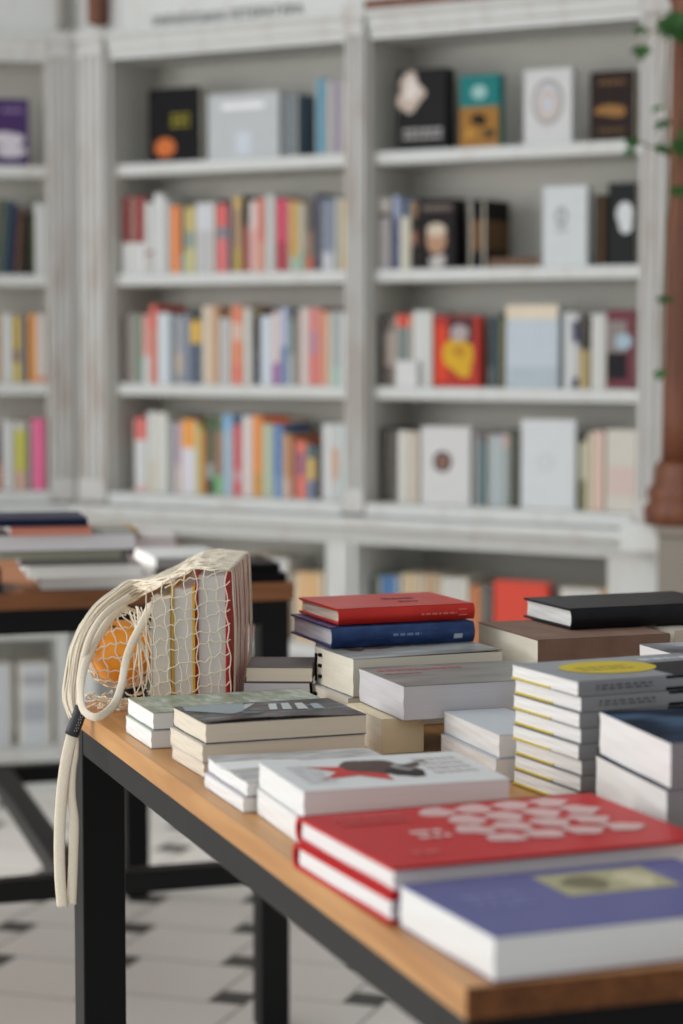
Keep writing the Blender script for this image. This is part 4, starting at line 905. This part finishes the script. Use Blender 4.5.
st = link('stem_button', bm, mat((92, 98, 52), 0.8), org_root, smooth=True); st.location = Vector((0, 0, R0)) + Matrix.Rotation(0.35, 3, 'X') @ Matrix.Rotation(-0.25, 3, 'Y') @ Vector((0, 0, R0 * 0.97 - 0.0035))

COTTON = mat((236, 224, 202), 0.85, 0.1, 300, 0.1, key='cotton_string')
STRAP = mat((222, 210, 190), 0.85, 0.12, 400, 0.1, key='cotton_strap')
bag = thing('mesh_bag', 'cream string mesh bag holding books and an orange on the table corner', 'bag', (XR - 0.05, YB + 0.1, TZ))
bo = Vector(bag.location)
rnd = random.Random(3)
bm = bmesh.new()
Yc = 2.60                                            # the gathered neck crosses here
def neck(t, a, r, y_mid):
    c = t; return c
NECK = [(134, 590), (118, 599), (102, 611), (88, 629), (79, 651), (74, 676), (71, 698), (76, 718)]
NW = [0.010, 0.0088, 0.0080, 0.0078, 0.0080, 0.0080, 0.0072, 0.0055]
NYY = [2.62, 2.60, 2.585, 2.572, 2.56, 2.545, 2.525, 2.512]
neckp = [on_y(x, y, Y) for (x, y), Y in zip(NECK, NYY)]
topz = lambda x: hR + TZ
zR = TZ + hR + 0.0035; zY = on_y(186, 587, YB).z + 0.005; zW = on_y(165, 598, YB).z + 0.006
NS = 96
for i in range(NS):
    q = (i + rnd.uniform(-0.4, 0.4)) / (NS - 1); q = min(1, max(0, q))
    yy = YB - 0.004 + 0.222 * q
    xr = XR + 0.0035 + rnd.uniform(0, 0.0012) + (yy - YB) * 0.05
    th = rnd.uniform(0, 2 * math.pi); rr = math.sqrt(rnd.random())
    pts = []
    zz_ph = rnd.uniform(0, 6.28)
    on_side = (i % 8 == 3)
    if on_side:
        for k in range(7):
            z_ = TZ + 0.006 + (zR - TZ - 0.012) * k / 6
            yk = yy + (yy - (YB + 0.1)) * (-0.12 * (1 - k / 6)) + 0.0016 * math.sin(k * 2.6 + i * 1.57)
            pts.append((xr + 0.0025 * math.sin(math.pi * k / 6) + rnd.uniform(0, 0.0008), yk, z_))
    pts.append((xr - 0.002, yy, zR - 0.001 + rnd.uniform(0, 0.001)))
    pts.append((XR - 0.009, yy + rnd.uniform(-0.005, 0.005), zR + rnd.uniform(-0.0005, 0.002)))
    pts.append((XR - 0.018, yy + rnd.uniform(-0.005, 0.005), zR + rnd.uniform(-0.0005, 0.0028)))
    pts.append((XR - 0.030, yy + rnd.uniform(-0.005, 0.005), zR + rnd.uniform(0, 0.0025)))
    pts.append((XR - 0.0385, yy + (Yc - yy) * 0.05 + rnd.uniform(-0.004, 0.004), zR - 0.0004 + rnd.uniform(0, 0.0022)))
    yt = yy + (Yc - yy) * 0.10
    pts.append((XR - 0.045, yt + rnd.uniform(-0.004, 0.004), zR - 0.005 + rnd.uniform(0, 0.004)))
    pts.append((XR - 0.054, yy + (Yc - yy) * 0.18 + rnd.uniform(-0.006, 0.006), (zR + zY) / 2 - 0.003 + rnd.uniform(0, 0.005)))
    yt = yy + (Yc - yy) * 0.28
    pts.append((XR - 0.066, yt + rnd.uniform(-0.004, 0.004), zY - 0.002 + rnd.uniform(0, 0.005)))
    yt = yy + (Yc - yy) * 0.62
    pts.append((XR - 0.09, yt + rnd.uniform(-0.003, 0.003), (zW + neckp[0].z) / 2 + rnd.uniform(0.0, 0.011)))
    for k, c in enumerate(neckp):
        r = NW[k] * rr; tw = th + k * 0.12
        j = Vector((math.cos(tw) * r, 0, 0))
        t_ = (neckp[min(k+1, len(neckp)-1)] - neckp[max(k-1, 0)]).normalized(); n1 = t_.cross(Vector((0, 1, 0))).normalized()
        p = c + n1 * (math.cos(tw) * r * 1.25) + Vector((0, math.sin(tw) * r * 1.1, 0)) + Vector((rnd.uniform(-1, 1), rnd.uniform(-1, 1), rnd.uniform(-1, 1))) * 0.0008
        pts.append(tuple(p))
    pp_ = [p - bo for p in catmull(pts, 4)]
    tube(bm, pp_, rnd.uniform(0.0008, 0.0013), 5)
# open net over the front of the books
def hanging(x): 
    """height of the net's upper front edge"""
    t = (XR - x)
    if t < 0.04: return zR
    if t < 0.066: return zR + (zY - zR) * (t - 0.04) / 0.026
    return zY + (zW - 0.004 - zY) * min(1, (t - 0.066) / 0.03)
xl = XB - 0.001
def front(u, z): return YB - 0.0036 - 0.0006 * math.sin(u * 60) - (XR - u) * 0.053
NCOL = 9
for k in range(NCOL):
    x0 = xl + (XR + 0.002 - xl) * k / (NCOL - 1); zt_ = hanging(x0) + 0.001; n = 10; pts = []; lean = 0.012 * (1 - k / (NCOL - 1)) + 0.004; ph = rnd.uniform(0, 6)
    for j in range(n + 1):
        t = j / n; z_ = zt_ + (TZ + 0.004 - zt_) * t
        x = x0 + lean * (t - 0.75) + 0.0015 * (-1) ** (j + k) + 0.0016 * math.sin(t * 5 + ph)
        x = min(max(x, xl - 0.004), XR + 0.003)
        pts.append((x, front(x, z_) - rnd.uniform(0, 0.0008), z_))
    tube(bm, [p - bo for p in catmull(pts, 4)], 0.00072, 5)
for k in range(11):
    z0 = TZ + 0.004 + 0.0152 * k + rnd.uniform(-0.002, 0.002); pts = []; n = (NCOL - 1) * 2
    for j in range(n + 1):
        x = xl + (XR + 0.0025 - xl) * j / n
        z_ = z0 + 0.020 * (j / n - 0.5) - (0.0022 if j % 2 else 0) + rnd.uniform(-0.0012, 0.0012) + 0.002 * math.sin(j * 0.9 + k * 2)
        if z_ > hanging(x) or z_ < TZ + 0.003: continue
        pts.append((x, front(x, z_) - rnd.uniform(0, 0.001), z_))
    if len(pts) > 2: tube(bm, [p - bo for p in catmull(pts, 3)], 0.00072, 5)
# net around the orange
RN = R0 + 0.004
Rt = Matrix.Rotation(-0.22, 3, 'Y') @ Matrix.Rotation(0.2, 3, 'X')
def onball(th, ph):
    v = Rt @ Vector((math.cos(th) * math.sin(ph), math.sin(th) * math.sin(ph), math.cos(ph)))
    s = 1.0
    if v.z > 0: s += 0.25 * v.z ** 2
    if v.z < 0: v = Vector((v.x * (1 + 0.12 * -v.z), v.y * (1 + 0.12 * -v.z), v.z))
    p = oc + v * (RN * s); p.z = max(p.z, TZ + 0.004)
    p.x = min(p.x, XB - 0.0008)
    return p
NM = 16
for k in range(NM):
    a0 = 2 * math.pi * k / NM
    pts = [onball(a0 + 0.05 * math.sin(j * 1.9 + k), 0.12 + (math.pi - 0.2) * j / 16) for j in range(17)]
    tube(bm, [p - bo for p in catmull(pts, 3)], 0.0008, 5)
for k in range(1, 9):
    ph = math.pi * k / 9
    pts = [onball(2 * math.pi * j / 40, ph + 0.05 * (-1) ** j * 0.6 + 0.05 * math.sin(j * 0.7 + k)) for j in range(41)]
    tube(bm, [p - bo for p in catmull(pts, 2)], 0.0008, 5)
# bunched net under and beside the orange, and between it and the books
for k in range(26):
    c = Vector((oc.x + rnd.uniform(-0.034, 0.026), oc.y + rnd.uniform(-0.03, 0.012), TZ + 0.003 + rnd.random() * 0.012)); pts = []
    L_ = rnd.uniform(0.012, 0.03); a0 = rnd.uniform(0, 6.28)
    for j in range(6):
        a = a0 + j * rnd.uniform(0.5, 1.2); c = c + Vector((math.cos(a) * L_ / 3, math.sin(a) * L_ / 4, rnd.uniform(-0.004, 0.004))); c.z = min(max(c.z, TZ + 0.0015), oc.z - R0 - 0.0015)
        c.x = min(max(c.x, oc.x - 0.042), XB - 0.003); c.y = max(c.y, 2.535)
        pts.append(c.copy())
    tube(bm, [p - bo for p in catmull(pts, 4)], 0.0009, 5)
for k in range(9):     # strands from the neck down the near side, by the beige book
    xa = XB - 0.002 - 0.02 * k / 15; top = Vector((xa - 0.008 + rnd.uniform(-0.008, 0.008), 2.535 + rnd.uniform(-0.01, 0.01), neckp[0].z - 0.008 - 0.001 * k))
    m1 = Vector((xa - 0.002 + rnd.uniform(-0.006, 0.006), 2.522 + rnd.uniform(-0.004, 0.004), top.z - 0.03 - rnd.uniform(0, 0.02)))
    m2 = m1 + Vector((rnd.uniform(-0.006, 0.010), rnd.uniform(-0.003, 0.003), -0.035)); e = Vector((m2.x + rnd.uniform(-0.008, 0.008), m2.y + 0.004, TZ + 0.012 + rnd.uniform(0, 0.02)))
    tube(bm, [p - bo for p in catmull([top, m1, m2, e], 6)], 0.0009, 5)
link('net', bm, COTTON, bag)
# strap loop lying in front of the orange
LOOP = [(150, 604, 2.54), (144, 620, 2.512), (133, 641, 2.518), (126, 661, 2.526), (121, 687, 2.495), (113, 706, 2.468), (98, 717, 2.455), (86, 713, 2.465), (81, 702, 2.48), (81, 684, 2.51), (86, 662, 2.535), (98, 637, 2.552), (111, 618, 2.562), (126, 605, 2.585)]
bm = bmesh.new(); pts = [on_y(*p) - bo for p in LOOP]
for p in pts: p.z = max(p.z, 0.0055)
tube(bm, catmull(pts, 6), 0, 10, flat=(0.0046, 0.0017, (0.12, 1, 0.1))); link('handle', bm, STRAP, bag)
# gathered cords wound beside the neck
for off in ((0, 0),):
    bm = bmesh.new(); pts = [on_y(x + off[0], y + off[1], Y) - bo for x, y, Y in ((130, 597, 2.57), (108, 611, 2.548), (93, 631, 2.54), (84, 656, 2.54), (79, 684, 2.53), (79, 704, 2.512), (74, 730, 2.51))]
    tube(bm, catmull(pts, 6), 0, 10, flat=(0.004, 0.0022, (0.3, 1, 0.2))); link('strap', bm, STRAP, bag)
# dark leather sleeve with woven marks
ta, tb_ = on_y(82, 707, 2.51) - bo, on_y(71.5, 735, 2.51) - bo
bm = bmesh.new(); pts = [ta + (tb_ - ta) * (k / 6) for k in range(7)]
tube(bm, pts, 0, 18, flat=(0.0078, 0.0062, (0.1, 1, 0.1)))
sl = link('sleeve', bm, mat((44, 44, 48), 0.5, 0.2, 200, 0.4, key='dark_leather'), bag)
bm = bmesh.new(); ax = (tb_ - ta); u_ = ax.normalized().cross(Vector((0.1, 1, 0.1))).normalized()
for k in range(7):
    c = ta + ax * (0.18 + 0.1 * k) + u_ * (0.003 + (0.0006 if k % 2 else 0)) * (1 if u_.x > 0 else -1) + Vector((0, -0.0062, 0))
    for dx in (-0.0012, 0.0012): box(bm, c.x + dx - 0.0005, c.x + dx + 0.0005, c.y - 0.0004, c.y + 0.0012, c.z - 0.0009, c.z + 0.0008)
link('sleeve_stitching', bm, mat((150, 150, 154), 0.6), sl)
# the two hanging strap ends
for path, hw in (([(73, 732), (68, 752), (64, 775), (61, 805), (59.5, 840), (60, 875), (62.5, 907)], 0.0068), ([(74, 732), (74, 752), (71.5, 770), (71, 795), (74, 820), (73.5, 850), (72.5, 880), (71.5, 904)], 0.0058)):
    bm = bmesh.new(); pts = [on_y(x, y, 2.513 - 0.002 * hw * 100) - bo for x, y in path]
    tube(bm, catmull(pts, 6), 0, 10, flat=(hw, 0.0016, (0.25, 1, 0))); link('hanging_strap', bm, STRAP, bag)

# ------------------------------------------------------------------ light
def area(name, loc, target, sx, sy, power, col):
    l = bpy.data.lights.new(name, 'AREA'); l.shape = 'RECTANGLE'; l.size = sx; l.size_y = sy; l.energy = power; l.color = col
    o = bpy.data.objects.new(name, l); COL.objects.link(o); o.location = loc
    o.rotation_euler = (Vector(target) - Vector(loc)).to_track_quat('-Z', 'Y').to_euler(); return o
area('window_or_fill_light', (-3.9, 2.4, 1.35), (0.3, 3.0, 0.55), 3.2, 1.9, 78, (1.0, 0.98, 0.95))
floor_fill = area('window_or_fill_light', (-2.3, 3.9, 2.5), (-0.25, 4.0, 0.0), 1.0, 1.0, 12, (1.0, 0.98, 0.95)); floor_fill.data.spread = math.radians(64)  # added fill lamp, a narrow spread to brighten the floor, not a window
wd = bpy.data.worlds.new('World'); SC.world = wd; wd.use_nodes = True
nt = wd.node_tree; bg = nt.nodes['Background']; bg.inputs['Color'].default_value = (0.90, 0.95, 1.0, 1)
tc = nt.nodes.new('ShaderNodeTexCoord'); sx = nt.nodes.new('ShaderNodeSeparateXYZ'); nt.links.new(tc.outputs['Generated'], sx.inputs[0])
def mth(op, a, b):
    n = nt.nodes.new('ShaderNodeMath'); n.operation = op
    for i, v in enumerate((a, b)):
        if hasattr(v, 'is_output'): nt.links.new(v, n.inputs[i])
        else: n.inputs[i].default_value = v
    return n.outputs[0]
# brighter towards the window side (-x), dimmer towards the ceiling
side = mth('MAXIMUM', mth('ADD', mth('MULTIPLY', sx.outputs['X'], -0.50), 0.74), 0.22)
lift_ = mth('SUBTRACT', 1.0, mth('MULTIPLY', mth('MAXIMUM', sx.outputs['Z'], 0.0), 0.12))
nt.links.new(mth('MULTIPLY', side, lift_), bg.inputs['Strength'])

# ------------------------------------------------------------------ camera
cd = bpy.data.cameras.new('Camera'); cam = bpy.data.objects.new('Camera', cd); COL.objects.link(cam)
cam.location = CAM; cam.rotation_euler = (math.pi / 2 - PIT, 0, 0)
cd.sensor_fit = 'VERTICAL'; cd.sensor_height = 36.0; cd.sensor_width = 24.0; cd.lens = F / 1024 * 36.0
cd.dof.use_dof = True; cd.dof.focus_distance = 2.42; cd.dof.aperture_fstop = cd.lens / 1000 / 0.0205
cd.clip_end = 60
SC.camera = cam
SC.view_settings.view_transform = 'Standard'; SC.view_settings.look = 'None'; SC.view_settings.exposure = 0.0
SC.cycles.use_denoising = True
